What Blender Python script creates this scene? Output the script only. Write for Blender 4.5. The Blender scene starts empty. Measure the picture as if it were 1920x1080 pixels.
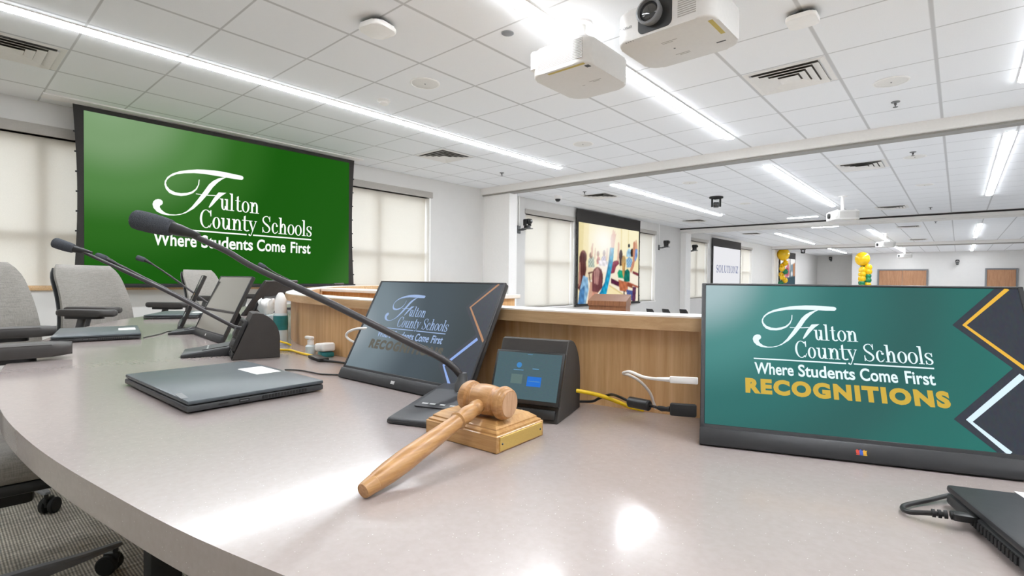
import bpy, bmesh, math, random
from mathutils import Vector, Matrix, Euler, geometry
C = bpy.context.scene.collection
scene = bpy.context.scene
R = math.radians
random.seed(7)

# ------------------------------------------------------------------ camera, world, exposure
EZ = 0.944            # eye height above the platform the desk stands on
EXPO = 0.60
cam_data = bpy.data.cameras.new('camera')
cam_data.sensor_width = 36.0
cam_data.lens = 957.48 / 1920 * 36.0
cam_data.clip_start = 0.01
cam_data.clip_end = 200
cam = bpy.data.objects.new('camera', cam_data)
C.objects.link(cam)
yaw, pitch, roll = R(41.165), R(-0.982), R(0.583)
fw = Vector((-math.sin(yaw)*math.cos(pitch), math.cos(yaw)*math.cos(pitch), math.sin(pitch)))
r0 = Vector((math.cos(yaw), math.sin(yaw), 0))
u0 = r0.cross(fw)
rv = r0*math.cos(roll) + u0*math.sin(roll)
uv = -r0*math.sin(roll) + u0*math.cos(roll)
M = Matrix((rv, uv, -fw)).transposed().to_4x4()
M.translation = Vector((0, 0, EZ))
cam.matrix_world = M
scene.camera = cam

world = bpy.data.worlds.new('world')
scene.world = world
world.use_nodes = True
wb = world.node_tree.nodes['Background']
wb.inputs[0].default_value = (0.86, 0.93, 1.0, 1)
wb.inputs[1].default_value = 2.5
scene.view_settings.view_transform = 'Standard'
scene.view_settings.look = 'None'
scene.view_settings.gamma = 1.0
scene.view_settings.use_curve_mapping = False
scene.view_settings.exposure = EXPO
LAMP = 38.0           # strip light radiance
scene.cycles.max_bounces = 14
scene.cycles.diffuse_bounces = 9
scene.cycles.glossy_bounces = 6
scene.cycles.transmission_bounces = 8
scene.cycles.transparent_max_bounces = 12
scene.cycles.caustics_reflective = False
scene.cycles.caustics_refractive = False
scene.cycles.sample_clamp_indirect = 6.0

# ------------------------------------------------------------------ materials
def lin(h):
    if isinstance(h, str):
        h = h.lstrip('#')
        c = [int(h[i:i+2], 16)/255 for i in (0, 2, 4)]
    else:
        c = [v/255 for v in h]
    return tuple(v/12.92 if v <= 0.04045 else ((v+0.055)/1.055)**2.4 for v in c) + (1.0,)

def nodes_of(name):
    m = bpy.data.materials.new(name)
    m.use_nodes = True
    nt = m.node_tree
    return m, nt, nt.nodes['Principled BSDF']

def N(nt, typ, **kw):
    n = nt.nodes.new(typ)
    for k, v in kw.items():
        if k.startswith('i_'):
            key = k[2:]
            key = int(key) if key.isdigit() else key.replace('_', ' ')
            n.inputs[key].default_value = v
        else:
            setattr(n, k, v)
    return n

def mat(name, col, rough=0.5, metal=0.0, var=0.06, scale=40.0, stretch=(1, 1, 1), bump=0.0, spec=0.5, coat=0.0, col2=None):
    """principled surface whose colour wavers a little with object-space noise"""
    m, nt, b = nodes_of(name)
    c = lin(col)
    c2 = lin(col2) if col2 else None
    tc = N(nt, 'ShaderNodeTexCoord')
    mp = N(nt, 'ShaderNodeMapping')
    mp.inputs['Scale'].default_value = stretch
    nz = N(nt, 'ShaderNodeTexNoise', i_Scale=scale, i_Detail=4.0, i_Roughness=0.6)
    rp = N(nt, 'ShaderNodeValToRGB')
    lo = c2 if c2 else tuple(v*(1-var) for v in c[:3]) + (1,)
    hi = c if c2 else tuple(min(1, v*(1+var)) for v in c[:3]) + (1,)
    rp.color_ramp.elements[0].position = 0.3
    rp.color_ramp.elements[1].position = 0.7
    rp.color_ramp.elements[0].color = lo
    rp.color_ramp.elements[1].color = hi
    L = nt.links.new
    L(tc.outputs['Object'], mp.inputs[0]); L(mp.outputs[0], nz.inputs['Vector'])
    L(nz.outputs[0], rp.inputs[0]); L(rp.outputs[0], b.inputs['Base Color'])
    b.inputs['Roughness'].default_value = rough
    b.inputs['Metallic'].default_value = metal
    b.inputs['Specular IOR Level'].default_value = spec
    b.inputs['Coat Weight'].default_value = coat
    if bump:
        bp = N(nt, 'ShaderNodeBump', i_Strength=bump, i_Distance=0.002)
        L(nz.outputs[0], bp.inputs['Height']); L(bp.outputs[0], b.inputs['Normal'])
    return m

def glow(name, col, k=1.0, rough=0.4, base=0.0, spec=0.1):
    """something that shows light: a lit pixel area of a screen"""
    m, nt, b = nodes_of(name)
    nz = N(nt, 'ShaderNodeTexNoise', i_Scale=30.0)
    mx = N(nt, 'ShaderNodeMix', data_type='RGBA')
    mx.inputs[0].default_value = 0.03
    mx.inputs[6].default_value = lin(col)
    nt.links.new(nz.outputs['Color'], mx.inputs[7])
    nt.links.new(mx.outputs[2], b.inputs['Emission Color'])
    b.inputs['Emission Strength'].default_value = k / (2**EXPO)
    b.inputs['Base Color'].default_value = (base, base, base, 1)
    b.inputs['Roughness'].default_value = rough
    b.inputs['Specular IOR Level'].default_value = spec
    return m

def slide(name, stops, centre, radius, rough=0.4, base=0.0, k=1.0, spec=0.06):
    """screen emission with a radial colour ramp: centre and radius in object space"""
    m, nt, b = nodes_of(name)
    L = nt.links.new
    tc = N(nt, 'ShaderNodeTexCoord')
    mp = N(nt, 'ShaderNodeVectorMath', operation='SUBTRACT')
    mp.inputs[1].default_value = centre
    ln = N(nt, 'ShaderNodeVectorMath', operation='LENGTH')
    dv = N(nt, 'ShaderNodeMath', operation='DIVIDE')
    dv.inputs[1].default_value = radius
    rp = N(nt, 'ShaderNodeValToRGB')
    rp.color_ramp.interpolation = 'EASE'
    els = rp.color_ramp.elements
    while len(els) < len(stops): els.new(0.5)
    for e, (p, c) in zip(els, stops):
        e.position = p; e.color = lin(c)
    L(tc.outputs['Object'], mp.inputs[0]); L(mp.outputs[0], ln.inputs[0])
    L(ln.outputs['Value'], dv.inputs[0]); L(dv.outputs[0], rp.inputs[0])
    L(rp.outputs[0], b.inputs['Emission Color'])
    b.inputs['Emission Strength'].default_value = k / (2**EXPO)
    b.inputs['Base Color'].default_value = (base, base, base, 1)
    b.inputs['Roughness'].default_value = rough
    b.inputs['Specular IOR Level'].default_value = spec
    return m

def picture_mat(name):
    """emission from the colours of the projected picture"""
    m, nt, b = nodes_of(name)
    at = N(nt, 'ShaderNodeAttribute', attribute_name='picture')
    nz = N(nt, 'ShaderNodeTexNoise', i_Scale=18.0, i_Detail=5.0)
    mx = N(nt, 'ShaderNodeMix', data_type='RGBA', blend_type='OVERLAY'); mx.inputs[0].default_value = 0.12
    L = nt.links.new
    L(at.outputs['Color'], mx.inputs[6]); L(nz.outputs[0], mx.inputs[7]); L(mx.outputs[2], b.inputs['Emission Color'])
    b.inputs['Emission Strength'].default_value = 1.04 / (2**EXPO)
    b.inputs['Base Color'].default_value = (0, 0, 0, 1)
    b.inputs['Roughness'].default_value = 0.9
    b.inputs['Specular IOR Level'].default_value = 0.05
    return m

def lamp_mat(name, col, strength):
    m, nt, b = nodes_of(name)
    nz = N(nt, 'ShaderNodeTexNoise', i_Scale=12.0)
    mr = N(nt, 'ShaderNodeMapRange')
    mr.inputs[3].default_value = strength*0.97
    mr.inputs[4].default_value = strength*1.03
    nt.links.new(nz.outputs[0], mr.inputs[0])
    nt.links.new(mr.outputs[0], b.inputs['Emission Strength'])
    b.inputs['Emission Color'].default_value = lin(col)
    b.inputs['Base Color'].default_value = (0.8, 0.8, 0.8, 1)
    return m

def wood(name, light, dark, along='z', scale=1.0, rough=0.42, coat=0.0):
    m, nt, b = nodes_of(name)
    L = nt.links.new
    tc = N(nt, 'ShaderNodeTexCoord')
    mp = N(nt, 'ShaderNodeMapping')
    st = {'x': (1.2, 26, 26), 'y': (26, 1.2, 26), 'z': (26, 26, 1.2)}[along]
    mp.inputs['Scale'].default_value = tuple(v*scale for v in st)
    n1 = N(nt, 'ShaderNodeTexNoise', i_Scale=3.0, i_Detail=8.0, i_Roughness=0.65, i_Distortion=0.25)
    n2 = N(nt, 'ShaderNodeTexNoise', i_Scale=0.35, i_Detail=3.0)
    rp = N(nt, 'ShaderNodeValToRGB')
    rp.color_ramp.elements[0].position = 0.34; rp.color_ramp.elements[0].color = lin(dark)
    rp.color_ramp.elements[1].position = 0.62; rp.color_ramp.elements[1].color = lin(light)
    mx = N(nt, 'ShaderNodeMix', data_type='RGBA', blend_type='MULTIPLY')
    mx.inputs[0].default_value = 0.18
    bp = N(nt, 'ShaderNodeBump', i_Strength=0.12, i_Distance=0.001)
    L(tc.outputs['Object'], mp.inputs[0]); L(mp.outputs[0], n1.inputs['Vector']); L(mp.outputs[0], n2.inputs['Vector'])
    L(n1.outputs[0], rp.inputs[0]); L(rp.outputs[0], mx.inputs[6]); L(n2.outputs[0], mx.inputs[7])
    L(mx.outputs[2], b.inputs['Base Color'])
    L(n1.outputs[0], bp.inputs['Height']); L(bp.outputs[0], b.inputs['Normal'])
    b.inputs['Roughness'].default_value = rough
    b.inputs['Coat Weight'].default_value = coat
    return m

def quartz():
    m, nt, b = nodes_of('speckled quartz')
    L = nt.links.new
    tc = N(nt, 'ShaderNodeTexCoord')
    v1 = N(nt, 'ShaderNodeTexVoronoi', i_Scale=300.0)
    r1 = N(nt, 'ShaderNodeValToRGB')
    r1.color_ramp.elements[0].position = 0.0; r1.color_ramp.elements[0].color = (1, 1, 1, 1)
    r1.color_ramp.elements[1].position = 0.16; r1.color_ramp.elements[1].color = (0, 0, 0, 1)
    wn = N(nt, 'ShaderNodeMath', operation='GREATER_THAN')
    wn.inputs[1].default_value = 0.78
    ml = N(nt, 'ShaderNodeMath', operation='MULTIPLY')
    sep = N(nt, 'ShaderNodeSeparateColor')
    n1 = N(nt, 'ShaderNodeTexNoise', i_Scale=160.0, i_Detail=6.0)
    rp = N(nt, 'ShaderNodeValToRGB')
    rp.color_ramp.elements[0].position = 0.35; rp.color_ramp.elements[0].color = lin('#a49894')
    rp.color_ramp.elements[1].position = 0.65; rp.color_ramp.elements[1].color = lin('#a89c98')
    mx = N(nt, 'ShaderNodeMix', data_type='RGBA')
    mx.inputs[7].default_value = lin('#ece4dc')
    L(tc.outputs['Object'], v1.inputs['Vector']); L(tc.outputs['Object'], n1.inputs['Vector'])
    L(v1.outputs['Distance'], r1.inputs[0]); L(v1.outputs['Color'], sep.inputs[0])
    L(sep.outputs[0], wn.inputs[0]); L(wn.outputs[0], ml.inputs[0]); L(r1.outputs[0], ml.inputs[1])
    L(n1.outputs[0], rp.inputs[0]); L(rp.outputs[0], mx.inputs[6]); L(ml.outputs[0], mx.inputs[0])
    L(mx.outputs[2], b.inputs['Base Color'])
    b.inputs['Roughness'].default_value = 0.26
    b.inputs['Specular IOR Level'].default_value = 0.4
    b.inputs['Coat Weight'].default_value = 0.55
    b.inputs['Coat Roughness'].default_value = 0.11
    return m

def ceiling_tiles(x0, y0, s):
    """white lay-in panels in a grid: a darker reveal along each grid line and a fine pitted face"""
    m, nt, b = nodes_of('ceiling tile')
    L = nt.links.new
    tc = N(nt, 'ShaderNodeTexCoord')
    sp = N(nt, 'ShaderNodeSeparateXYZ')
    L(tc.outputs['Object'], sp.inputs[0])
    masks = []
    for k, (o, w) in enumerate(((x0, 0.012), (y0, 0.007))):
        a = N(nt, 'ShaderNodeMath', operation='SUBTRACT'); a.inputs[1].default_value = o - s/2
        L(sp.outputs[k], a.inputs[0])
        d = N(nt, 'ShaderNodeMath', operation='DIVIDE'); d.inputs[1].default_value = s
        L(a.outputs[0], d.inputs[0])
        f = N(nt, 'ShaderNodeMath', operation='FLOORED_MODULO'); f.inputs[1].default_value = 1.0
        L(d.outputs[0], f.inputs[0])
        c = N(nt, 'ShaderNodeMath', operation='SUBTRACT'); c.inputs[1].default_value = 0.5
        L(f.outputs[0], c.inputs[0])
        ab = N(nt, 'ShaderNodeMath', operation='ABSOLUTE'); L(c.outputs[0], ab.inputs[0])
        mr = N(nt, 'ShaderNodeMapRange')
        mr.inputs[1].default_value = w*0.7/s; mr.inputs[2].default_value = w*1.3/s
        mr.inputs[3].default_value = 1.0; mr.inputs[4].default_value = 0.0
        L(ab.outputs[0], mr.inputs[0])
        masks.append(mr)
    mxm = N(nt, 'ShaderNodeMath', operation='MAXIMUM')
    L(masks[0].outputs[0], mxm.inputs[0]); L(masks[1].outputs[0], mxm.inputs[1])
    n1 = N(nt, 'ShaderNodeTexNoise', i_Scale=260.0, i_Detail=3.0)
    rp = N(nt, 'ShaderNodeValToRGB')
    rp.color_ramp.elements[0].position = 0.3; rp.color_ramp.elements[0].color = lin('#ebecee')
    rp.color_ramp.elements[1].position = 0.7; rp.color_ramp.elements[1].color = lin('#f2f3f5')
    L(tc.outputs['Object'], n1.inputs['Vector']); L(n1.outputs[0], rp.inputs[0])
    mx = N(nt, 'ShaderNodeMix', data_type='RGBA')
    mx.inputs[7].default_value = lin('#c7c7c8')
    L(mxm.outputs[0], mx.inputs[0]); L(rp.outputs[0], mx.inputs[6]); L(mx.outputs[2], b.inputs['Base Color'])
    b.inputs['Roughness'].default_value = 0.9
    b.inputs['Specular IOR Level'].default_value = 0.2
    return m

def carpet():
    m, nt, b = nodes_of('striated carpet')
    L = nt.links.new
    tc = N(nt, 'ShaderNodeTexCoord')
    mp = N(nt, 'ShaderNodeMapping')
    mp.inputs['Rotation'].default_value = (0, 0, R(90))
    wv = N(nt, 'ShaderNodeTexWave', i_Scale=36.0, i_Distortion=0.8, i_Detail=2.0)
    m2 = N(nt, 'ShaderNodeMapping'); m2.inputs['Scale'].default_value = (60, 8, 1); m2.inputs['Rotation'].default_value = (0, 0, R(90))
    n1 = N(nt, 'ShaderNodeTexNoise', i_Scale=1.6, i_Detail=6.0, i_Roughness=0.7)
    n2 = N(nt, 'ShaderNodeTexNoise', i_Scale=5.0, i_Detail=3.0)
    rp = N(nt, 'ShaderNodeValToRGB')
    e = rp.color_ramp.elements
    e[0].position = 0.3; e[0].color = lin('#8f8a7e')
    e[1].position = 0.72; e[1].color = lin('#fbf5e6')
    k = e.new(0.5); k.color = lin('#c9c2b2')
    mx = N(nt, 'ShaderNodeMix', data_type='RGBA', blend_type='MULTIPLY'); mx.inputs[0].default_value = 0.6
    mx2 = N(nt, 'ShaderNodeMix', data_type='RGBA', blend_type='OVERLAY'); mx2.inputs[0].default_value = 0.35
    bp = N(nt, 'ShaderNodeBump', i_Strength=0.6, i_Distance=0.004)
    L(tc.outputs['Object'], mp.inputs[0]); L(mp.outputs[0], wv.inputs['Vector'])
    L(tc.outputs['Object'], m2.inputs[0]); L(m2.outputs[0], n1.inputs['Vector']); L(tc.outputs['Object'], n2.inputs['Vector'])
    L(n1.outputs[0], rp.inputs[0]); L(rp.outputs[0], mx.inputs[6]); L(wv.outputs['Color'], mx.inputs[7])
    L(mx.outputs[2], mx2.inputs[6]); L(n2.outputs[0], mx2.inputs[7])
    L(mx2.outputs[2], b.inputs['Base Color'])
    L(wv.outputs['Color'], bp.inputs['Height']); L(bp.outputs[0], b.inputs['Normal'])
    b.inputs['Roughness'].default_value = 0.95
    return m

def fabric(name, c1, c2):
    m, nt, b = nodes_of(name)
    L = nt.links.new
    tc = N(nt, 'ShaderNodeTexCoord')
    m1 = N(nt, 'ShaderNodeMapping'); m1.inputs['Scale'].default_value = (30, 30, 420)
    m2 = N(nt, 'ShaderNodeMapping'); m2.inputs['Scale'].default_value = (420, 420, 30)
    n1 = N(nt, 'ShaderNodeTexNoise', i_Scale=1.0, i_Detail=3.0)
    n2 = N(nt, 'ShaderNodeTexNoise', i_Scale=1.0, i_Detail=3.0)
    ad = N(nt, 'ShaderNodeMath', operation='ADD')
    hf = N(nt, 'ShaderNodeMath', operation='MULTIPLY'); hf.inputs[1].default_value = 0.5
    rp = N(nt, 'ShaderNodeValToRGB')
    rp.color_ramp.elements[0].position = 0.38; rp.color_ramp.elements[0].color = lin(c1)
    rp.color_ramp.elements[1].position = 0.62; rp.color_ramp.elements[1].color = lin(c2)
    bp = N(nt, 'ShaderNodeBump', i_Strength=0.3, i_Distance=0.001)
    for mm, nn in ((m1, n1), (m2, n2)):
        L(tc.outputs['Object'], mm.inputs[0]); L(mm.outputs[0], nn.inputs['Vector'])
    L(n1.outputs[0], ad.inputs[0]); L(n2.outputs[0], ad.inputs[1]); L(ad.outputs[0], hf.inputs[0])
    L(hf.outputs[0], rp.inputs[0]); L(rp.outputs[0], b.inputs['Base Color'])
    L(hf.outputs[0], bp.inputs['Height']); L(bp.outputs[0], b.inputs['Normal'])
    b.inputs['Roughness'].default_value = 0.9
    b.inputs['Sheen Weight'].default_value = 0.2
    return m

def shade_cloth():
    """thin woven roller cloth: daylight soaks through it"""
    m, nt, b = nodes_of('roller shade cloth')
    L = nt.links.new
    out = nt.nodes['Material Output']
    tc = N(nt, 'ShaderNodeTexCoord')
    n1 = N(nt, 'ShaderNodeTexNoise', i_Scale=300.0, i_Detail=2.0)
    rp = N(nt, 'ShaderNodeValToRGB')
    rp.color_ramp.elements[0].color = lin('#dedad2'); rp.color_ramp.elements[1].color = lin('#f0ede7')
    df = N(nt, 'ShaderNodeBsdfDiffuse'); tl = N(nt, 'ShaderNodeBsdfTranslucent'); tp = N(nt, 'ShaderNodeBsdfTransparent')
    tp.inputs[0].default_value = (0.95, 0.95, 0.95, 1)
    a = N(nt, 'ShaderNodeMixShader'); a.inputs[0].default_value = 0.5
    c = N(nt, 'ShaderNodeMixShader'); c.inputs[0].default_value = 0.09
    L(tc.outputs['Object'], n1.inputs['Vector']); L(n1.outputs[0], rp.inputs[0])
    L(rp.outputs[0], df.inputs[0]); L(rp.outputs[0], tl.inputs[0])
    L(df.outputs[0], a.inputs[1]); L(tl.outputs[0], a.inputs[2])
    L(a.outputs[0], c.inputs[1]); L(tp.outputs[0], c.inputs[2]); L(c.outputs[0], out.inputs[0])
    return m

def pane_glass():
    m, nt, b = nodes_of('window pane')
    L = nt.links.new
    out = nt.nodes['Material Output']
    nz = N(nt, 'ShaderNodeTexNoise', i_Scale=2.0)
    tp = N(nt, 'ShaderNodeBsdfTransparent'); gl = N(nt, 'ShaderNodeBsdfGlossy'); gl.inputs['Roughness'].default_value = 0.02
    mr = N(nt, 'ShaderNodeMapRange'); mr.inputs[3].default_value = 0.05; mr.inputs[4].default_value = 0.08
    a = N(nt, 'ShaderNodeMixShader')
    L(nz.outputs[0], mr.inputs[0]); L(mr.outputs[0], a.inputs[0])
    L(tp.outputs[0], a.inputs[1]); L(gl.outputs[0], a.inputs[2]); L(a.outputs[0], out.inputs[0])
    return m

M_ = dict(
    wall=mat('painted wall', '#d3d1ce', 0.75, var=0.015, scale=6, bump=0.03),
    trim=mat('white trim', '#efedea', 0.5, var=0.02),
    tile=ceiling_tiles(-0.158, 0.1025, 0.61),
    soffit=mat('soffit paint', '#e4e1dd', 0.7, var=0.02),
    trackgrey=mat('shaded grey track', '#8f8c86', 0.5, var=0.04),  # grey also holds the shade under the soffits
    carpet=carpet(),
    quartz=quartz(),
    hallfloor=mat('pale unseen hall floor', '#c2c1c0', 0.6, var=0.05, scale=3),  # unseen floor, kept pale to bounce light up to the ceiling
    oak=wood('oak veneer', '#e6bd8a', '#cf9f69', 'z'),
    oakx=wood('oak edge', '#dcb88a', '#c69d70', 'x'),
    redoak=wood('red oak door', '#b98a66', '#9d6e4c', 'z', 0.6),
    lectern=wood('cherry veneer', '#8f5d3b', '#76482b', 'z', 1.2),
    ledge=mat('pale solid surface', '#ece8e2', 0.3, var=0.03, scale=120),
    gavel=wood('turned maple', '#c59560', '#a57342', 'x', 3.0, 0.38, 0.15),
    gavelend=wood('maple end grain', '#d3ab88', '#bb9068', 'z', 8.0, 0.5),
    block=wood('oak block', '#d0a46c', '#b58549', 'x', 3.0, 0.4, 0.1),
    brass=mat('brushed brass plate', '#d6b566', 0.42, 0.5, var=0.08, scale=60, stretch=(1, 20, 20)),
    black=mat('black plastic', '#222222', 0.42, var=0.15, scale=90, bump=0.05),
    blackm=mat('matte black', '#191919', 0.7, var=0.15, scale=90),
    charcoal=mat('charcoal plastic', '#2f2f31', 0.42, var=0.08, scale=120, bump=0.05),
    graphite=mat('graphite laptop lid', '#4c5357', 0.36, 0.1, var=0.04, scale=200),
    laptopside=mat('laptop side', '#3a3b3c', 0.45, var=0.08, scale=120),
    greyplastic=mat('grey plastic', '#77787a', 0.4, var=0.05),
    silver=mat('cast aluminium', '#b9bcc0', 0.3, 0.8, var=0.05),
    gunmetal=mat('grey painted metal', '#5e5f60', 0.4, 0.3, var=0.05),
    rubber=mat('dark rubber', '#393532', 0.75, var=0.1),
    armpad=mat('soft grey armrest', '#3d3a38', 0.55, var=0.06),
    foam=mat('foam windscreen', '#474a50', 0.95, var=0.25, scale=700, bump=0.8),
    neck=mat('gooseneck metal', '#3f3c3d', 0.4, 0.15, var=0.1, scale=300),
    yellow=mat('yellow cable jacket', '#f0c813', 0.4, var=0.04),
    whitecable=mat('white cable jacket', '#efeae4', 0.4, var=0.03),
    projshell=mat('projector shell', '#cfcdca', 0.4, var=0.02),
    whiteplastic=mat('white plastic', '#f1efec', 0.35, var=0.02),
    paper=mat('white paper', '#f2f1ee', 0.7, var=0.03, scale=60),
    tissue=mat('soft tissue', '#f4f2ee', 0.9, var=0.04, scale=30, bump=0.3),
    teal=mat('teal label', '#2f7f86', 0.4, var=0.3, scale=25, col2='#1d6b66'),
    clear=mat('cloudy bottle', '#cfdce0', 0.25, var=0.1, scale=20),
    fabric=fabric('grey woven upholstery', '#7d7974', '#959089'),
    shade=shade_cloth(),
    glass=pane_glass(),
    fascia=mat('grey shade fascia', '#a9a49d', 0.55, var=0.03),
    alum=mat('window frame', '#d6c8b0', 0.5, var=0.03),
    screenblack=mat('screen border cloth', '#2e2b29', 0.85, var=0.1, scale=100),
    vent=mat('vent enamel', '#e6e3df', 0.45, var=0.02),
    duct=mat('dark duct', '#6e6a66', 0.8, var=0.2, scale=30),
    speaker=mat('speaker grille', '#e4e2de', 0.7, var=0.1, scale=500),
    diffuser=lamp_mat('strip light diffuser', '#f4f9ff', LAMP),
    sticker=mat('yellow sticker', '#b5a048', 0.5, var=0.05),
    lens=mat('glass lens', '#0d0e10', 0.06, spec=1.0, coat=1.0),
    chrome=mat('bright metal', '#d0d0d0', 0.18, 1.0, var=0.03),
    print_=mat('grey print', '#9c9993', 0.6, var=0.05),
    balloonY=mat('yellow latex', '#e9bb10', 0.25, var=0.05, scale=8),
    balloonG=mat('green latex', '#1e7d54', 0.25, var=0.05, scale=8),
    blackchair=mat('black mesh chair', '#2c2b2b', 0.7, var=0.15, scale=200),
    osbed=mat('keypad print', '#b9bab9', 0.5),
)

# ------------------------------------------------------------------ mesh helpers
def obj(name, bm, m, parent=None, smooth=None, loc=None, rot=None):
    me = bpy.data.meshes.new(name)
    bmesh.ops.recalc_face_normals(bm, faces=bm.faces)
    bm.to_mesh(me); bm.free()
    for k in (m if isinstance(m, (list, tuple)) else [m]):
        me.materials.append(k)
    if smooth is not None:
        me.polygons.foreach_set('use_smooth', [True]*len(me.polygons))
        if smooth > 0:
            me.set_sharp_from_angle(angle=R(smooth))
    o = bpy.data.objects.new(name, me)
    C.objects.link(o)
    if parent: o.parent = parent
    if loc: o.location = loc
    if rot: o.rotation_euler = rot
    return o

def thing(name, label, cat, loc=(0, 0, 0), rot=(0, 0, 0), group=None):
    o = bpy.data.objects.new(name, None)
    C.objects.link(o)
    o.empty_display_size = 0.05
    o.location = loc
    o.rotation_euler = rot if isinstance(rot, (tuple, list)) else (0, 0, rot)
    return tag(o, label, cat, group)

def tag(o, label, cat, group=None):
    o['label'] = label; o['category'] = cat
    if group: o['group'] = group
    return o

def struct(name, bm, m, parent=None, smooth=None):
    o = obj(name, bm, m, parent, smooth)
    if parent is None: o['kind'] = 'structure'
    return o

def dup(root, loc=None, rot=None, label=None, group=None):
    r = root.copy(); C.objects.link(r)
    if loc is not None: r.location = loc
    if rot is not None: r.rotation_euler = rot if isinstance(rot, (tuple, list)) else (0, 0, rot)
    if label: r['label'] = label
    if group: r['group'] = group
    for ch in list(root.children):
        c = ch.copy(); C.objects.link(c); c.parent = r
        for g in list(ch.children):
            d = g.copy(); C.objects.link(d); d.parent = c
    return r

def BM(): return bmesh.new()

def box(bm, x0, x1, y0, y1, z0, z1, mi=0, mtx=None):
    vs = [bm.verts.new((x, y, z)) for z in (z0, z1) for y in (y0, y1) for x in (x0, x1)]
    fs = [bm.faces.new([vs[i] for i in q]) for q in ((0, 2, 3, 1), (4, 5, 7, 6), (0, 1, 5, 4), (2, 6, 7, 3), (0, 4, 6, 2), (1, 3, 7, 5))]
    for f in fs: f.material_index = mi
    if mtx: bmesh.ops.transform(bm, matrix=mtx, verts=vs)
    return vs

def rbox(bm, x0, x1, y0, y1, z0, z1, r=0.005, seg=2, mtx=None, mi=0):
    t = bmesh.new()
    box(t, x0, x1, y0, y1, z0, z1)
    bmesh.ops.bevel(t, geom=list(t.edges), offset=r, segments=seg, profile=0.5, affect='EDGES')
    if mtx: bmesh.ops.transform(t, matrix=mtx, verts=t.verts)
    return absorb(bm, t, mi)

def absorb(bm, t, mi=None):
    mp = {}
    for v in t.verts: mp[v] = bm.verts.new(v.co)
    for f in t.faces:
        try:
            nf = bm.faces.new([mp[v] for v in f.verts])
            nf.material_index = f.material_index if mi is None else mi
        except ValueError: pass
    t.free()
    return list(mp.values())

def frame_at(a, b):
    d = (b-a).normalized()
    up = Vector((0, 0, 1)) if abs(d.z) < 0.95 else Vector((1, 0, 0))
    x = d.cross(up).normalized(); y = d.cross(x).normalized()
    return d, x, y

def tube(bm, pts, rad, seg=8, cap=True, mi=0):
    pts = [Vector(p) for p in pts]
    n = len(pts)
    rs = rad if isinstance(rad, (list, tuple)) else [rad]*n
    rings = []
    xprev = None
    for i, p in enumerate(pts):
        d = (pts[min(i+1, n-1)] - pts[max(i-1, 0)])
        d = d.normalized() if d.length > 1e-9 else Vector((0, 0, 1))
        if xprev is None:
            up = Vector((0, 0, 1)) if abs(d.z) < 0.95 else Vector((1, 0, 0))
            x = d.cross(up).normalized()
        else:
            x = (xprev - d*xprev.dot(d))
            x = x.normalized() if x.length > 1e-6 else d.orthogonal().normalized()
        xprev = x
        y = d.cross(x)
        rings.append([bm.verts.new(p + (x*math.cos(t) + y*math.sin(t))*rs[i]) for t in [2*math.pi*k/seg for k in range(seg)]])
    for a, b in zip(rings, rings[1:]):
        for k in range(seg):
            f = bm.faces.new((a[k], a[(k+1) % seg], b[(k+1) % seg], b[k])); f.material_index = mi
    if cap:
        for r_ in (rings[0], rings[-1]):
            try: bm.faces.new(r_).material_index = mi
            except ValueError: pass
    return rings

def spline(ctrl, n=8):
    P = [Vector(p) for p in ctrl]
    out = []
    for i in range(len(P)-1):
        p0 = P[max(i-1, 0)]; p1 = P[i]; p2 = P[i+1]; p3 = P[min(i+2, len(P)-1)]
        for k in range(n):
            t = k/n
            out.append(0.5*((2*p1) + (p2-p0)*t + (2*p0-5*p1+4*p2-p3)*t*t + (3*p1-p0-3*p2+p3)*t**3))
    out.append(P[-1])
    return out

def lathe(bm, prof, seg=24, mtx=None, mi=0, cap=True):
    """profile of (radius, z) turned about z"""
    t = bmesh.new()
    rings = []
    for r_, z in prof:
        rings.append([t.verts.new((max(r_, 1e-5)*math.cos(2*math.pi*k/seg), max(r_, 1e-5)*math.sin(2*math.pi*k/seg), z)) for k in range(seg)])
    for a, b in zip(rings, rings[1:]):
        for k in range(seg):
            t.faces.new((a[k], a[(k+1) % seg], b[(k+1) % seg], b[k]))
    if cap:
        t.faces.new(rings[0]); t.faces.new(rings[-1])
    if mtx: bmesh.ops.transform(t, matrix=mtx, verts=t.verts)
    return absorb(bm, t, mi)

def prism(bm, poly, z0, z1, mtx=None, mi=0, bev=0.0, seg=2):
    """outline in xy pushed from z0 to z1"""
    t = bmesh.new()
    lo = [t.verts.new((p[0], p[1], z0)) for p in poly]
    hi = [t.verts.new((p[0], p[1], z1)) for p in poly]
    n = len(poly)
    t.faces.new(lo[::-1]); t.faces.new(hi)
    for k in range(n): t.faces.new((lo[k], lo[(k+1) % n], hi[(k+1) % n], hi[k]))
    if bev: bmesh.ops.bevel(t, geom=[e for e in t.edges if abs(e.verts[0].co.z-e.verts[1].co.z) < 1e-9], offset=bev, segments=seg, profile=0.5, affect='EDGES')
    if mtx: bmesh.ops.transform(t, matrix=mtx, verts=t.verts)
    return absorb(bm, t, mi)

def flat(bm, poly, z=0.0, mi=0, fn=None):
    """flat filled outline (may be concave) in the xy plane"""
    P = [Vector((p[0], p[1], 0)) for p in poly]
    tris = geometry.tessellate_polygon([P])
    vs = [bm.verts.new(fn(p[0], p[1], z) if fn else (p[0], p[1], z)) for p in poly]
    for t in tris:
        a, b, c = [P[i] for i in t]
        ar = (b-a).cross(c-a).z
        if abs(ar) < 1e-14: continue
        try:
            f = bm.faces.new([vs[i] for i in (t if ar > 0 else t[::-1])]); f.material_index = mi
        except ValueError: pass

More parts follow.
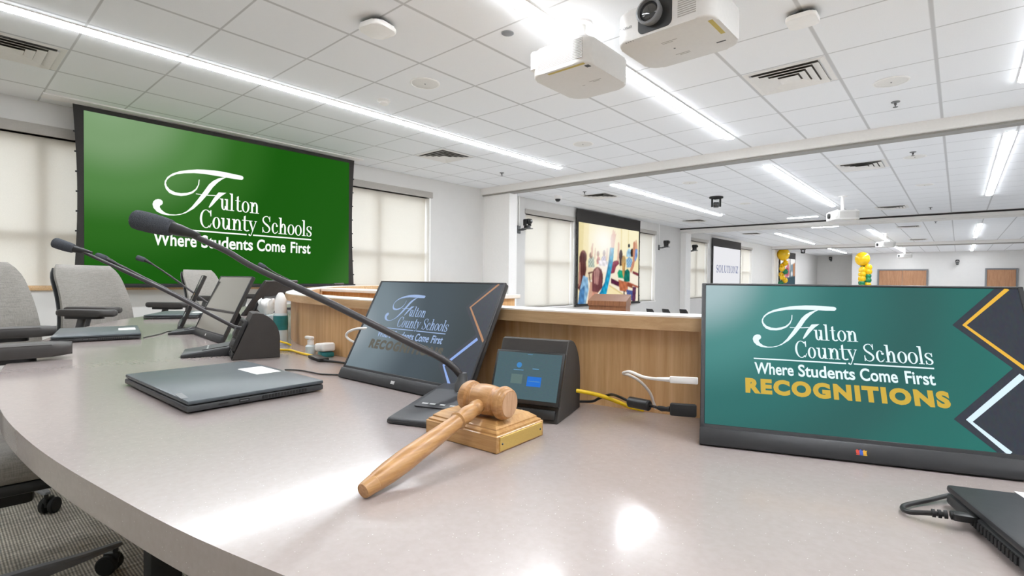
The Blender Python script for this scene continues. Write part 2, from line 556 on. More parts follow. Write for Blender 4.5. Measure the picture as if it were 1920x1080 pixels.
def rrect(x0, x1, y0, y1, r, n=5):
    out = []
    for cx, cy, a in ((x1-r, y1-r, 0), (x0+r, y1-r, 90), (x0+r, y0+r, 180), (x1-r, y0+r, 270)):
        for k in range(n+1):
            t = R(a + 90*k/n)
            out.append((cx+r*math.cos(t), cy+r*math.sin(t)))
    return out

def ellipse(cx, cy, rx, ry, n=20, a0=0, a1=360):
    return [(cx+rx*math.cos(R(a0+(a1-a0)*k/n)), cy+ry*math.sin(R(a0+(a1-a0)*k/n))) for k in range(n if a1-a0 == 360 else n+1)]

def rotm(x=0, y=0, z=0, loc=(0, 0, 0)):
    return Matrix.Translation(loc) @ Euler((R(x), R(y), R(z))).to_matrix().to_4x4()

def ball(bm, c, r, seg=16, mi=0, sq=(1, 1, 1)):
    m = Matrix.Translation(c) @ Matrix.Diagonal((r*sq[0], r*sq[1], r*sq[2], 1))
    vs = bmesh.ops.create_uvsphere(bm, u_segments=seg, v_segments=max(6, seg//2), radius=1.0, matrix=m)['verts']
    for v in vs:
        for f in v.link_faces: f.material_index = mi

# lettering: the built-in sans face, made bold and fitted to a box
def text_bm(bm, body, x0, x1, y0, y1, bold=0.0, z=0.0, space=1.0, fit_h=True, mi=0, mtx=None):
    cu = bpy.data.curves.new('lettering', 'FONT')
    cu.body = body; cu.size = 1.0; cu.offset = bold; cu.space_character = space; cu.resolution_u = 4
    o = bpy.data.objects.new('lettering', cu)
    C.objects.link(o)
    me = bpy.data.meshes.new_from_object(o.evaluated_get(bpy.context.evaluated_depsgraph_get()))
    bpy.data.objects.remove(o); bpy.data.curves.remove(cu)
    xs = [v.co.x for v in me.vertices]; ys = [v.co.y for v in me.vertices]
    ax, bx = min(xs), max(xs)
    cap = 0.729 if fit_h is True else fit_h   # letter height that should reach y1
    s = (x1-x0)/(bx-ax)
    t = bmesh.new(); t.from_mesh(me)
    bpy.data.meshes.remove(me)
    for v in t.verts:
        v.co = Vector((x0+(v.co.x-ax)*s, y0+v.co.y*(y1-y0)/cap, z))
    if mtx: bmesh.ops.transform(t, matrix=mtx, verts=t.verts)
    absorb(bm, t, mi)

# ------------------------------------------------------------------ the school logo, drawn in its own units (rule line = y 0, x 0..1)
BAR = [(0.4986, 0.3951), (0.5093, 0.3923), (0.5144, 0.3838), (0.5119, 0.3734), (0.503, 0.3666), (0.4767, 0.3663), (0.4518, 0.3655), (0.4212, 0.3663), (0.391, 0.3671), (0.3317, 0.3681), (0.2739, 0.3684), (0.2177, 0.3637), (0.1629, 0.353), (0.12, 0.3389), (0.0895, 0.3197), (0.0718, 0.2986), (0.065, 0.2776), (0.0702, 0.2592), (0.0857, 0.2404), (0.1146, 0.2276), (0.1466, 0.2261), (0.1791, 0.2333), (0.2038, 0.2443), (0.226, 0.2645), (0.24, 0.2917), (0.2445, 0.3269), (0.249, 0.3277), (0.2468, 0.2959), (0.2344, 0.2626), (0.2121, 0.2356), (0.1791, 0.2172), (0.1466, 0.2089), (0.1093, 0.2092), (0.0831, 0.2188), (0.065, 0.2403), (0.0573, 0.2662), (0.0588, 0.2875), (0.0728, 0.3157), (0.0989, 0.3407), (0.136, 0.3612), (0.1847, 0.3778), (0.2344, 0.3898), (0.274, 0.3956), (0.3317, 0.4008), (0.3909, 0.4015), (0.4518, 0.3977)]
STEM = [(0.4103, 0.3697), (0.385, 0.3642), (0.3552, 0.3515), (0.3258, 0.3306), (0.3026, 0.3046), (0.2739, 0.2558), (0.24, 0.2006), (0.2065, 0.1493), (0.179, 0.1181), (0.1519, 0.0995), (0.1198, 0.0897), (0.0882, 0.088), (0.0622, 0.0953), (0.0427, 0.111), (0.034, 0.1262), (0.0366, 0.1361), (0.0448, 0.1407), (0.0499, 0.151), (0.0484, 0.164), (0.0407, 0.172), (0.0265, 0.1736), (0.0113, 0.168), (0.0012, 0.1554), (-0.0028, 0.1394), (0.0022, 0.1175), (0.0203, 0.0964), (0.0467, 0.0845), (0.0777, 0.0807), (0.1092, 0.083), (0.1411, 0.0902), (0.1736, 0.105), (0.2176, 0.1382), (0.2569, 0.184), (0.2969, 0.2401), (0.3258, 0.289), (0.3552, 0.3257), (0.385, 0.3532)]
CROSS = [(0.2288, 0.2361), (0.2512, 0.2355), (0.2997, 0.2373), (0.3434, 0.2416), (0.3434, 0.2364), (0.2968, 0.2318), (0.2512, 0.2317), (0.2288, 0.2323)]
FLAG = [(0.3611, 0.2622), (0.4079, 0.2663), (0.376, 0.2384), (0.3493, 0.2057), (0.3259, 0.1738), (0.3084, 0.1556), (0.3026, 0.1581), (0.3142, 0.1851), (0.3317, 0.2194), (0.3481, 0.2442)]

def band(pts, ws):
    """ribbon outline along a centre line with a width per point"""
    L_, R_ = [], []
    n = len(pts)
    for i, p in enumerate(pts):
        a = pts[max(i-1, 0)]; b = pts[min(i+1, n-1)]
        dx, dy = b[0]-a[0], b[1]-a[1]; l = math.hypot(dx, dy) or 1
        nx, ny = -dy/l*ws[i]/2, dx/l*ws[i]/2
        L_.append((p[0]+nx, p[1]+ny)); R_.append((p[0]-nx, p[1]-ny))
    return L_ + R_[::-1]

def rq(x0, x1, y0, y1): return [(x0, y0), (x1, y0), (x1, y1), (x0, y1)]

def bow(cx, cy, rx, ry, T, t, a0, a1, n=16):
    """elliptic arc whose stroke is T at the sides and t at top and bottom"""
    out = [(cx+rx*math.cos(R(a0+(a1-a0)*k/n)), cy+ry*math.sin(R(a0+(a1-a0)*k/n))) for k in range(n+1)]
    inn = [(cx+(rx-T)*math.cos(R(a0+(a1-a0)*k/n)), cy+(ry-t)*math.sin(R(a0+(a1-a0)*k/n))) for k in range(n+1)]
    return out + inn[::-1]

def sp2(ctrl, n=6): return [(p.x, p.y) for p in spline([(a, b, 0) for a, b in ctrl], n)]

def glyph(ch, w, xh, cap, T, t):
    """book-serif letter outlines: w wide, standing on y = 0"""
    s = t*1.0
    sv = T*0.75
    P = []
    def foot(x, l=1, r=1, y=0.0): P.append(rq(x-sv*l, x+T+sv*r, y, y+s))
    def flag(x, y): P.append([(x-sv, y-s), (x, y-s*2.2), (x+T*.3, y-s*2.0), (x+T*.3, y), (x-sv, y)])
    if ch in 'oO':
        h = cap if ch == 'O' else xh
        P.append(bow(w/2, h/2, w/2, h/2+t*.4, T, t, 0, 360, 28))
    elif ch in 'nh':
        x1 = sv; x2 = w-sv-T
        P.append(rq(x1, x1+T, 0, cap if ch == 'h' else xh)); flag(x1, cap if ch == 'h' else xh)
        m = (x1+T*.6+x2+T)/2
        P.append(bow(m, xh*.62, (x2+T)-m, xh*.40, T, t*1.5, 0, 180))
        P.append(rq(x2, x2+T, 0, xh*.63)); foot(x1); foot(x2)
    elif ch == 'u':
        x1 = sv; x2 = w-sv-T
        P.append(rq(x1, x1+T, xh*.35, xh)); flag(x1, xh); flag(x2, xh)
        P.append(rq(x2, x2+T, 0, xh)); P.append(rq(x2+T*.5, x2+T+sv, 0, s))
        m = (x1+x2+T*.4)/2
        P.append(bow(m, xh*.37, m-x1, xh*.39, T, t*1.5, 180, 360))
    elif ch == 'l':
        x1 = (w-T)/2
        P.append(rq(x1, x1+T, 0, cap)); flag(x1, cap); foot(x1)
    elif ch == 't':
        x1 = w*.28
        P.append(rq(x1, x1+T, xh*.2, xh*1.32)); P.append(rq(0, w*.92, xh-s, xh))
        P.append([(x1, xh*1.32), (x1+T, xh*1.32), (x1+T, xh*1.42)])
        P.append(bow(x1+T+w*.2, xh*.22, T+w*.2, xh*.24, T, t*1.6, 180, 330))
    elif ch in 'cC':
        h = cap if ch == 'C' else xh
        P.append(bow(w*.52, h/2, w*.52, h/2+t*.4, T*1.05, t, 48, 312, 26))
        if ch == 'C':
            P.append(rq(w*.93-t*.6, w*.93+t*.6, h*.66, h*1.0)); P.append([(w*.80, h*.93), (w*.93, h*.64), (w*.95, h*.78), (w*.86, h*.98)])
            P.append([(w*.80, h*.04), (w*.86, h*.02), (w*1.0, h*.26), (w*.95, h*.27)])
        else:
            P.append(ellipse(w*.83, h*.74, T*.62, T*.62, 12)); P.append([(w*.76, h*.06), (w*.86, h*.06), (w*1.0, h*.28), (w*.95, h*.29)])
    elif ch in 'sS':
        h = cap if ch == 'S' else xh
        c = sp2([(w*.86, h*.80), (w*.70, h*.955), (w*.46, h*.985), (w*.2, h*.90), (w*.12, h*.74), (w*.28, h*.585), (w*.55, h*.47), (w*.80, h*.34), (w*.86, h*.2), (w*.72, h*.06), (w*.48, h*.012), (w*.24, h*.06), (w*.10, h*.22)], 5)
        k = len(c)
        ws = []
        for i in range(k):
            u = i/(k-1)
            ws.append(t*1.1 + (T*1.05-t)*max(0, 1-abs(u-.5)/.32)**.8)
        P.append(band(c, ws))
        P.append(rq(w*.88-t*.6, w*.88+t*.6, h*.68, h)); P.append(rq(w*.06, w*.06+t*1.2, 0, h*.32))
    elif ch == 'y':
        P.append([(w*.08, xh), (w*.08+T*1.15, xh), (w*.60, xh*.10), (w*.50, -xh*.02)])
        P.append([(w*.86, xh), (w*.86+t*1.2, xh), (w*.40, -xh*.28), (w*.34, -xh*.25)])
        P.append(band(sp2([(w*.37, -xh*.26), (w*.28, -xh*.38), (w*.16, -xh*.38)], 4), [t*1.2]*9)); P.append(ellipse(w*.14, -xh*.31, T*.5, T*.5, 10))
        P.append(rq(-sv*.2, w*.08+T*2.0, xh-s, xh)); P.append(rq(w*.72, w*1.0, xh-s, xh))
    elif ch == 'L':
        x1 = sv
        P.append(rq(x1, x1+T, 0, cap)); foot(x1, 1, 1, cap-s); P.append(rq(0, w, 0, s)); P.append([(w-t*1.2, 0), (w, 0), (w, cap*.3), (w-t*.6, cap*.3)])
    elif ch == 'U':
        x1 = sv; x2 = w-sv-t*1.4
        P.append(rq(x1, x1+T, cap*.3, cap)); P.append(rq(x2, x2+t*1.4, cap*.3, cap))
        m = (x1+x2+t*1.4)/2
        P.append(bow(m, cap*.32, m-x1, cap*.34, T*.8, t*1.6, 180, 360)); foot(x1, 1, 1, cap-s); P.append(rq(x2-sv, x2+t*1.4+sv, cap-s, cap))
    elif ch == 'T':
        m = (w-T)/2
        P.append(rq(m, m+T, 0, cap)); foot(m); P.append(rq(0, w, cap-s, cap))
        P.append([(0, cap), (0, cap*.74), (t, cap*.74), (t*1.8, cap)]); P.append([(w, cap), (w, cap*.74), (w-t, cap*.74), (w-t*1.8, cap)])
    elif ch == 'I':
        m = (w-T)/2
        P.append(rq(m, m+T, 0, cap)); foot(m); foot(m, 1, 1, cap-s)
    elif ch == 'N':
        x1 = sv; x2 = w-sv-t*1.4
        P.append(rq(x1, x1+t*1.4, 0, cap)); P.append(rq(x2, x2+t*1.4, 0, cap))
        P.append([(x1-t, cap), (x1+T, cap), (x2+t*1.4, 0), (x2+t*1.4-T*.6, 0)])
        P.append(rq(x1-sv, x1+t*1.4+sv, 0, s)); P.append(rq(x2-sv, x2+t*1.4+sv, cap-s, cap)); P.append(rq(x1-sv, x1, cap-s, cap))
    elif ch == 'Z':
        P.append([(w*.70, cap), (w, cap), (w*.30, 0), (0, 0)]); P.append(rq(w*.03, w, cap-s*1.3, cap)); P.append(rq(0, w*.97, 0, s*1.3))
        P.append(rq(w*.03, w*.03+t, cap*.72, cap)); P.append(rq(w*.97-t, w*.97, 0, cap*.3))
    return P

def serif(bm, ch, x0, x1, y, xh, cap, T, t, z=0.0, fn=None):
    for p in glyph(ch, x1-x0, xh, cap, T, t):
        flat(bm, [(x0+a, y+b) for a, b in p], z, fn=fn)

H_CAP = None
def cap_height():
    global H_CAP
    if H_CAP is None:
        cu = bpy.data.curves.new('lettering', 'FONT'); cu.body = 'H'; cu.size = 1.0
        o = bpy.data.objects.new('lettering', cu); C.objects.link(o)
        me = bpy.data.meshes.new_from_object(o.evaluated_get(bpy.context.evaluated_depsgraph_get()))
        H_CAP = max(v.co.y for v in me.vertices)
        bpy.data.objects.remove(o); bpy.data.curves.remove(cu); bpy.data.meshes.remove(me)
    return H_CAP

def logo_emblem(z=0.0):
    bm = BM()
    for p in (BAR, STEM, CROSS, FLAG): flat(bm, p, z)
    return bm

def logo_name(z=0.0):
    bm = BM()
    T, t = 0.0118, 0.0042
    for ch, a, b in (('u', .3690, .4270), ('l', .4285, .4570), ('t', .4640, .4985), ('o', .5050, .5550), ('n', .5580, .6190)):
        serif(bm, ch, a, b, .1510, .0735, .1146, T, t, z)
    for ch, a, b in (('C', .2530, .3215), ('o', .3265, .3735), ('u', .3770, .4405), ('n', .4445, .5090), ('t', .5080, .5490), ('y', .5480, .6060),
                     ('S', .6400, .7010), ('c', .7070, .7510), ('h', .7560, .8170), ('o', .8205, .8715), ('o', .8745, .9265), ('l', .9290, .9570), ('s', .9625, 1.0040)):
        serif(bm, ch, a, b, .0240, .0740, .1160, T, t, z)
    return bm

def logo_rule(z=0.0):
    bm = BM()
    for a, b in ((0.0, .5391), (.5812, 1.001)): flat(bm, rq(a, b, -.0045, .0045), z)
    return bm

def logo_motto(z=0.0):
    bm = BM()
    ch = cap_height()
    for body, a, b in (('Where', .0030, .2360), ('Students', .2630, .5810), ('Come', .6080, .8070), ('First', .8450, .9960)):
        text_bm(bm, body, a, b, -.1040, -.0280, 0.020, z, 1.0, ch)
    return bm

def scaled(bm, s, x, y, z):
    bmesh.ops.transform(bm, matrix=Matrix.Translation((x, y, z)) @ Matrix.Diagonal((s, s, 1, 1)), verts=bm.verts)
    return bm

# ------------------------------------------------------------------ the room
CEIL = 1.683 + EZ
FLOOR = -0.45
WX = -6.75
YB, YF, XR = -2.6, 35.2, 5.2

b = BM(); box(b, WX-.3, XR+.2, YB-.2, 38.0, FLOOR-.12, FLOOR); struct('floor', b, M_['hallfloor'])
b = BM(); box(b, WX, XR, YB, 3.4, FLOOR, 0.0); struct('floor_platform', b, M_['carpet'])
b = BM(); box(b, WX-.3, XR+.2, YB-.2, 38.0, CEIL, CEIL+.12); struct('ceiling', b, M_['tile'])

# left wall with its window openings
SILL, HEAD = 0.357, 2.30
WIN = [(-0.25, 1.75), (3.70, 5.61), (8.12, 9.90), (12.30, 14.13), (16.60, 18.30), (21.55, 23.45)]
b = BM()
ys = [YB] + [v for w in WIN for v in w] + [38.0]
for a, c in zip(ys[0::2], ys[1::2]): box(b, WX-.25, WX, a, c, FLOOR, CEIL)
for a, c in WIN:
    box(b, WX-.25, WX, a, c, FLOOR, SILL); box(b, WX-.25, WX, a, c, HEAD, CEIL)
struct('wall_left', b, M_['wall'])
b = BM(); box(b, -4.66, XR, YF, YF+.2, FLOOR, CEIL); box(b, -4.66, -4.46, YF+.2, 37.0, FLOOR, CEIL); box(b, WX, -4.46, 37.0, 37.2, FLOOR, CEIL); struct('wall_far', b, M_['wall'])
b = BM(); box(b, XR, XR+.2, YB, YF, FLOOR, CEIL); struct('wall_right', b, M_['wall'])
b = BM(); box(b, WX, XR, YB-.2, YB, FLOOR, CEIL); struct('wall_back', b, M_['wall'])
# low wall with an oak cap below the windows beside the platform
b = BM(); box(b, WX, WX+.06, YB, 6.2, 0, EZ-.155); struct('wall_low', b, M_['wall'])
b = BM(); rbox(b, WX, WX+.09, YB, 6.2, EZ-.155, EZ-.108, .006); struct('trim_1', b, M_['oakx'], smooth=30)
# pockets for the folding partitions, and the tracks across the ceiling
for k, (y0, y1, x1, drop) in enumerate(((6.88, 7.10, -6.10, .115), (15.95, 16.35, -6.58, .13), (26.6, 27.1, -6.66, .12))):
    b = BM(); box(b, WX, x1, y0, y1, FLOOR, CEIL); struct('wall_pocket_%d' % (k+1), b, M_['trim'])
    b = BM(); box(b, WX, XR, y0-.08, y1-.04, CEIL-drop, CEIL, 0)
    s = struct('trim_%d' % (k+2), b, M_['soffit'])
    b = BM(); box(b, WX, XR, y0-.03, y1-.09, CEIL-drop-.022, CEIL-drop-.0005, 0)
    struct('partition_track', b, M_['trackgrey' if k != 1 else 'soffit'], s)
    if k == 1:
        b = BM(); box(b, WX, XR, y0-.0825, y0-.08, CEIL-.05, CEIL-.008); struct('partition_slot', b, M_['screenblack'], s)

# windows: frame, mullions, glass
for k, (a, c) in enumerate(WIN):
    b = BM()
    xo, xi = WX-.20, WX-.13
    m = (a+c)/2
    for y0, y1 in ((a, a+.05), (c-.05, c), (m-.045, m+.045)): box(b, xo, xi, y0, y1, SILL, HEAD)
    for z0, z1 in ((SILL, SILL+.05), (HEAD-.05, HEAD), (EZ+.34, EZ+.43)): box(b, xo+.002, xi-.002, a+.002, c-.002, z0, z1)
    w = struct('window_%d' % (k+1), b, M_['alum'])
    b = BM(); box(b, xo+.03, xo+.036, a+.03, c-.03, SILL+.03, HEAD-.03); struct('pane', b, M_['glass'], w)
    b = BM(); box(b, WX-.13, WX+.02, a-.03, c+.03, SILL-.025, SILL); struct('window_sill', b, M_['trim'], w)
    b = BM(); box(b, WX-.13, WX+.004, c-.035, c, SILL, HEAD); struct('jamb', b, M_['trim'], w)

# bare ground outside so that daylight comes from above the horizon
b = BM(); box(b, -60, WX-.6, -40, 70, FLOOR-.7, FLOOR-.6); struct('ground', b, mat('outdoor paving', '#b9b3a8', 0.9, var=0.1, scale=3))

SHADES = ['left of the green screen', 'right of the green screen', 'left of the classroom picture', 'right of the classroom picture',
          'left of the white lettered screen', 'right of the white lettered screen']
for k, (a, c) in enumerate(WIN):
    t = thing('roller_shade', 'pale drawn roller shade on the window ' + SHADES[k], 'window shade', (WX-.03, (a+c)/2, HEAD), 0, 'roller shades on the left wall')
    h = (c-a)/2
    b = BM(); rbox(b, -.075, .05, -h-.02, h+.03, -.0, .10, .004); obj('fascia', b, M_['fascia'], t, smooth=30)
    b = BM()
    for i in range(20):
        y0, y1 = -h+.012+(2*h-.07)*i/20, -h+.012+(2*h-.07)*(i+1)/20
        box(b, -.052, -.0512, y0, y1, SILL-HEAD+.012, -.002)
    bmesh.ops.remove_doubles(b, verts=b.verts, dist=1e-5)
    obj('shade_cloth', b, M_['shade'], t)
    b = BM(); rbox(b, -.058, -.046, -h+.012, h-.06, SILL-HEAD+.003, SILL-HEAD+.028, .003); obj('hem_bar', b, M_['shade'], t)

# doors in the far wall
def door(name, x0, x1, ztop, leaves):
    b = BM()
    box(b, x0-.07, x0, YF-.06, YF+.0, FLOOR, ztop+.07); box(b, x1, x1+.07, YF-.06, YF, FLOOR, ztop+.07); box(b, x0, x1, YF-.06, YF, ztop, ztop+.07)
    f = struct(name, b, M_['greyplastic'])
    for i in range(leaves):
        a = x0+(x1-x0)*i/leaves; c = x0+(x1-x0)*(i+1)/leaves
        b = BM(); rbox(b, a+.006, c-.006, YF-.04, YF-.005, FLOOR+.01, ztop-.006, .004)
        d = struct('door_leaf', b, M_['redoak'], f)
        b = BM(); hx = c-.1 if (i == 0 and leaves == 2) or leaves == 1 else a+.1
        tube(b, [(hx, YF-.09, FLOOR+1.0), (hx-.12, YF-.09, FLOOR+1.0)], .012); tube(b, [(hx, YF-.04, FLOOR+1.0), (hx, YF-.09, FLOOR+1.0)], .014)
        struct('door_handle', b, M_['chrome'], d, smooth=40)
door('door_1', -3.38, -1.30, EZ+.70, 2)
door('door_2', 1.06, 2.12, EZ+.73, 1)
b = BM(); box(b, -4.66, XR, YF-.015, YF, FLOOR, FLOOR+.1); struct('baseboard_far', b, M_['greyplastic'])
b = BM(); box(b, WX, WX+.012, 6.3, 26.6, FLOOR, FLOOR+.1); struct('baseboard_left', b, M_['greyplastic'])

# ------------------------------------------------------------------ ceiling: lights, vents, small fittings
def strip_light(name_where, x, y0, y1, along='y'):
    L_ = y1-y0
    cx, cy = (x, (y0+y1)/2) if along == 'y' else ((y0+y1)/2, x)
    t = thing('strip_light', 'white recessed strip light, ' + name_where, 'ceiling light', (cx, cy, CEIL), 0 if along == 'y' else R(90), 'linear ceiling lights')
    w = .050
    b = BM()
    for sx in (-1, 1): box(b, sx*w-.006, sx*w+.006, -L_/2, L_/2, -.006, .0)
    for sy in (-1, 1): box(b, -w, w, sy*L_/2-.006, sy*L_/2+.006, -.006, .0)
    obj('trim_frame', b, M_['trim'], t)
    b = BM()
    prof = [(-w+.006, -.001), (-w+.007, -.011), (-w*.7, -.016), (w*.7, -.016), (w-.007, -.011), (w-.006, -.001)]
    prism(b, [(p[0], p[1]) for p in prof], -L_/2+.008, L_/2-.008, Matrix(((1, 0, 0, 0), (0, 0, 1, 0), (0, 1, 0, 0), (0, 0, 0, 1))))
    obj('diffuser', b, M_['diffuser'], t)
    return t
for a in (('long run on the left over the green screen side, nearest bay', -4.55, -.9, 6.27), ('wide run behind the two near projectors', -2.05, -.9, 6.22),
          ('cut off at the upper right corner of the picture', .39, -.9, 5.97),
          ('in the second bay over the classroom picture screen', -4.60, 7.9, 13.3), ('in the second bay ending at a white projector', -2.11, 7.95, 13.1),
          ('steep run at the far right, just past the nearest soffit', .40, 7.85, 13.16),
          ('in the third bay over the lettered white screen', -4.78, 19.3, 25.4), ('in the third bay touching the second distant projector', -2.15, 19.5, 25.2),
          ('short steep run at right beyond the black slot', .42, 19.3, 24.9),
          ('in the last bay on the left, above the yellow balloons', -4.85, 27.6, 34.3), ('in the last bay touching the farthest projector', -2.22, 27.7, 34.5),
          ('in the last bay at right, washing the far wall', .46, 27.75, 34.5)):
    strip_light(*a)
strip_light('unseen run added at right to brighten the nearest bay', 2.84, -.9, 6.2)  # extra row out of view, added to lift the near ceiling
strip_light('short crosswise piece just before the black slot', 14.9, -3.42, -2.72, 'x')
strip_light('short crosswise piece just past the black slot', 17.85, -3.42, -2.72, 'x')
strip_light('crosswise piece past the black slot at the right picture edge', 17.6, .95, 1.65, 'x')

def vent_bm():
    b = BM()
    h = .292
    def ring(r0, z0, r1, z1, mi=0):
        vs = []
        for r_, z in ((r0, z0), (r1, z1)): vs.append([b.verts.new((sx*r_, sy*r_, z)) for sx, sy in ((-1, -1), (1, -1), (1, 1), (-1, 1))])
        for k in range(4):
            f = b.faces.new((vs[0][k], vs[0][(k+1) % 4], vs[1][(k+1) % 4], vs[1][k])); f.material_index = mi
    ring(h, -.002, h-.038, -.006)
    for k in range(4):
        r_ = h-.045-k*.058
        ring(r_, -.021, r_-.052 if k < 3 else .004, -.007 if k < 3 else -.010)
        ring(r_-.003, -.0185, r_-.050 if k < 3 else .004, -.004 if k < 3 else -.007)
    return b
def duct_bm():
    b = BM(); box(b, -.24, .24, -.24, .24, -.0015, -.0005); return b
vent0 = None
for k, (x, y, lab) in enumerate(((-5.345, .41, 'at the far left above the windows'), (-5.345, 4.68, 'above the right end of the green screen'), (-1.075, 4.68, 'large, right of the near projectors'),
                    (-1.075, 8.85, 'in the second bay, left of the steep light run'), (-5.42, 8.85, 'in the second bay before the classroom picture screen'), (-1.15, 14.1, 'right of the projector in the second bay'),
                    (-5.6, 14.1, 'in the second bay over the narrow window strip'), (-1.15, 19.2, 'in the third bay, right of the second distant projector'), (-1.2, 25.0, 'far off in the third bay, right of the farthest projector'), (-5.5, 19.0, 'in the third bay above the lettered screen'))):
    lb = 'square white air diffuser, ' + lab
    if vent0 is None:
        vent0 = thing('ceiling_vent', lb, 'air vent', (x, y, CEIL), 0, 'square air diffusers')
        obj('louvre', vent_bm(), M_['vent'], vent0); obj('duct_opening', duct_bm(), M_['duct'], vent0)
    else: dup(vent0, (x, y, CEIL), label=lb)

def disc_bm(r, h, seg=28, dome=.3):
    b = BM(); lathe(b, [(r, 0), (r, -h*.5), (r*.94, -h), (r*.3, -h*(1+dome)), (.0001, -h*(1+dome))], seg); return b
sp0 = None
for x, y, lab in ((-3.497, 2.833, 'between the green screen and the near projectors'), (-3.534, 5.348, 'short of the soffit, left of the middle light run'), (-.456, 5.307, 'right of the large square vent'),
                  (-.47, 8.65, 'second bay, just past the nearest soffit at right'), (-.47, 11.2, 'second bay, farther one at right'), (-3.5, 8.6, 'second bay, left of the middle light run'), (-3.5, 11.6, 'second bay, near the black ceiling camera')):
    lb = 'round flush ceiling speaker, ' + lab
    if sp0 is None:
        sp0 = thing('ceiling_speaker', lb, 'speaker', (x, y, CEIL), 0, 'round ceiling speakers')
        b = BM(); lathe(b, [(.128, 0), (.128, -.004), (.118, -.007), (.112, -.004)], 32, cap=False); obj('rim', b, M_['whiteplastic'], sp0, smooth=40)
        obj('grille', disc_bm(.113, .004, 32, .6), M_['speaker'], sp0, smooth=40)
        b = BM(); ball(b, (0, 0, -.007), .006, 8); obj('grille_badge', b, M_['greyplastic'], sp0)
    else: dup(sp0, (x, y, CEIL), label=lb)
pk0 = None
for x, y, lab in ((-5.475, 5.99, 'left, just short of the soffit'), (-.473, 5.924, 'right, just short of the soffit'), (-.472, 8.32, 'second bay at right'), (-5.4, 8.25, 'second bay at left beside the dome camera'),
                  (-.5, 14.6, 'far end of the second bay at right'), (-.5, 18.0, 'third bay at right'), (-1.9, 17.3, 'third bay beyond the black slot')):
    lb = 'small dark pendent sprinkler head, ' + lab
    if pk0 is None:
        pk0 = thing('ceiling_sprinkler', lb, 'sprinkler', (x, y, CEIL), 0, 'sprinklers')
        b = BM(); lathe(b, [(.036, 0), (.034, -.006), (.014, -.01)], 18); obj('escutcheon', b, M_['greyplastic'], pk0, smooth=40)
        b = BM(); lathe(b, [(.012, -.008), (.010, -.03), (.004, -.034), (.004, -.045), (.02, -.047), (.02, -.05)], 12); obj('deflector', b, M_['gunmetal'], pk0, smooth=40)
    else: dup(pk0, (x, y, CEIL), label=lb)
b = BM(); lathe(b, [(.042, 0), (.042, -.004), (.036, -.006)], 24); tag(obj('sprinkler_cover', b, M_['greyplastic'], None, smooth=40, loc=(-2.353, 2.62, CEIL)), 'flat grey round sprinkler cover left of the near projector', 'sprinkler cover')
t = thing('smoke_detector', 'white round smoke detector beside the left light run', 'smoke detector', (-4.13, 2.854, CEIL))
b = BM(); lathe(b, [(.06, 0), (.06, -.012), (.05, -.02)], 24); obj('base', b, M_['whiteplastic'], t, smooth=40)
b = BM(); lathe(b, [(.044, -.02), (.044, -.036), (.03, -.045)], 24); obj('sensing_chamber', b, M_['trim'], t, smooth=40)
for nm, x, y, lab, rz in (('access_point', -2.914, 1.96, 'white domed wireless access point at the top, left of the near projectors', 10), ('access_point', -.767, 3.615, 'white square wireless access point at the top, right of the near projectors', 0)):
    t = thing(nm, lab, 'wireless access point', (x, y, CEIL), R(rz))
    b = BM(); rbox(b, -.035, .035, -.035, .035, -.03, 0, .006); obj('mount', b, M_['gunmetal'], t, smooth=30)
    b = BM()
    if rz:
        prism(b, rrect(-.10, .10, -.10, .10, .05), -.062, -.03, bev=.012, seg=3)
    else:
        prism(b, rrect(-.085, .085, -.085, .085, .03), -.058, -.03, bev=.008, seg=3)
    obj('housing', b, M_['whiteplastic'], t, smooth=40)
    b = BM(); prism(b, rrect(-.088, .088, -.088, .088, .04) if rz else rrect(-.078, .078, -.078, .078, .028), -.030, -.024); obj('back_plate', b, M_['black'], t)
t = thing('dome_camera', 'white dome security camera on the ceiling before the classroom picture screen', 'camera', (-6.1, 8.35, CEIL))
b = BM(); lathe(b, [(.085, 0), (.085, -.05), (.07, -.062)], 24); obj('base', b, M_['whiteplastic'], t, smooth=40)
b = BM(); lathe(b, [(.055, -.06), (.052, -.085), (.035, -.108), (.0001, -.115)], 20); obj('dome', b, M_['black'], t, smooth=50)

def ptz(x, y, z, rz, lab, name='ceiling_camera'):
    t = thing(name, lab, 'camera', (x, y, z), rz)
    b = BM(); lathe(b, [(.13, 0), (.13, -.03), (.07, -.045)], 24); obj('mount', b, M_['blackm'], t, smooth=40)
    for s in (-1, 1):
        b = BM(); rbox(b, s*.075-.018, s*.075+.018, -.04, .04, -.20, -.04, .008); obj('yoke_arm', b, M_['blackm'], t, smooth=40)
    b = BM(); rbox(b, -.055, .055, -.07, .07, -.21, -.11, .02, 3); obj('camera_head', b, M_['black'], t, smooth=40)
    b = BM(); lathe(b, [(.036, 0), (.036, .02), (.028, .022)], 18, rotm(90, 0, 0, (0, -.068, -.16))); obj('lens', b, M_['lens'], t, smooth=40)
    return t
ptz(-3.666, 10.344, CEIL, R(20), 'black pan and tilt camera hanging from the ceiling in the second bay')
ptz(-6.05, 29.6, CEIL, R(20), 'small black camera hanging from the far ceiling before the last picture screen')

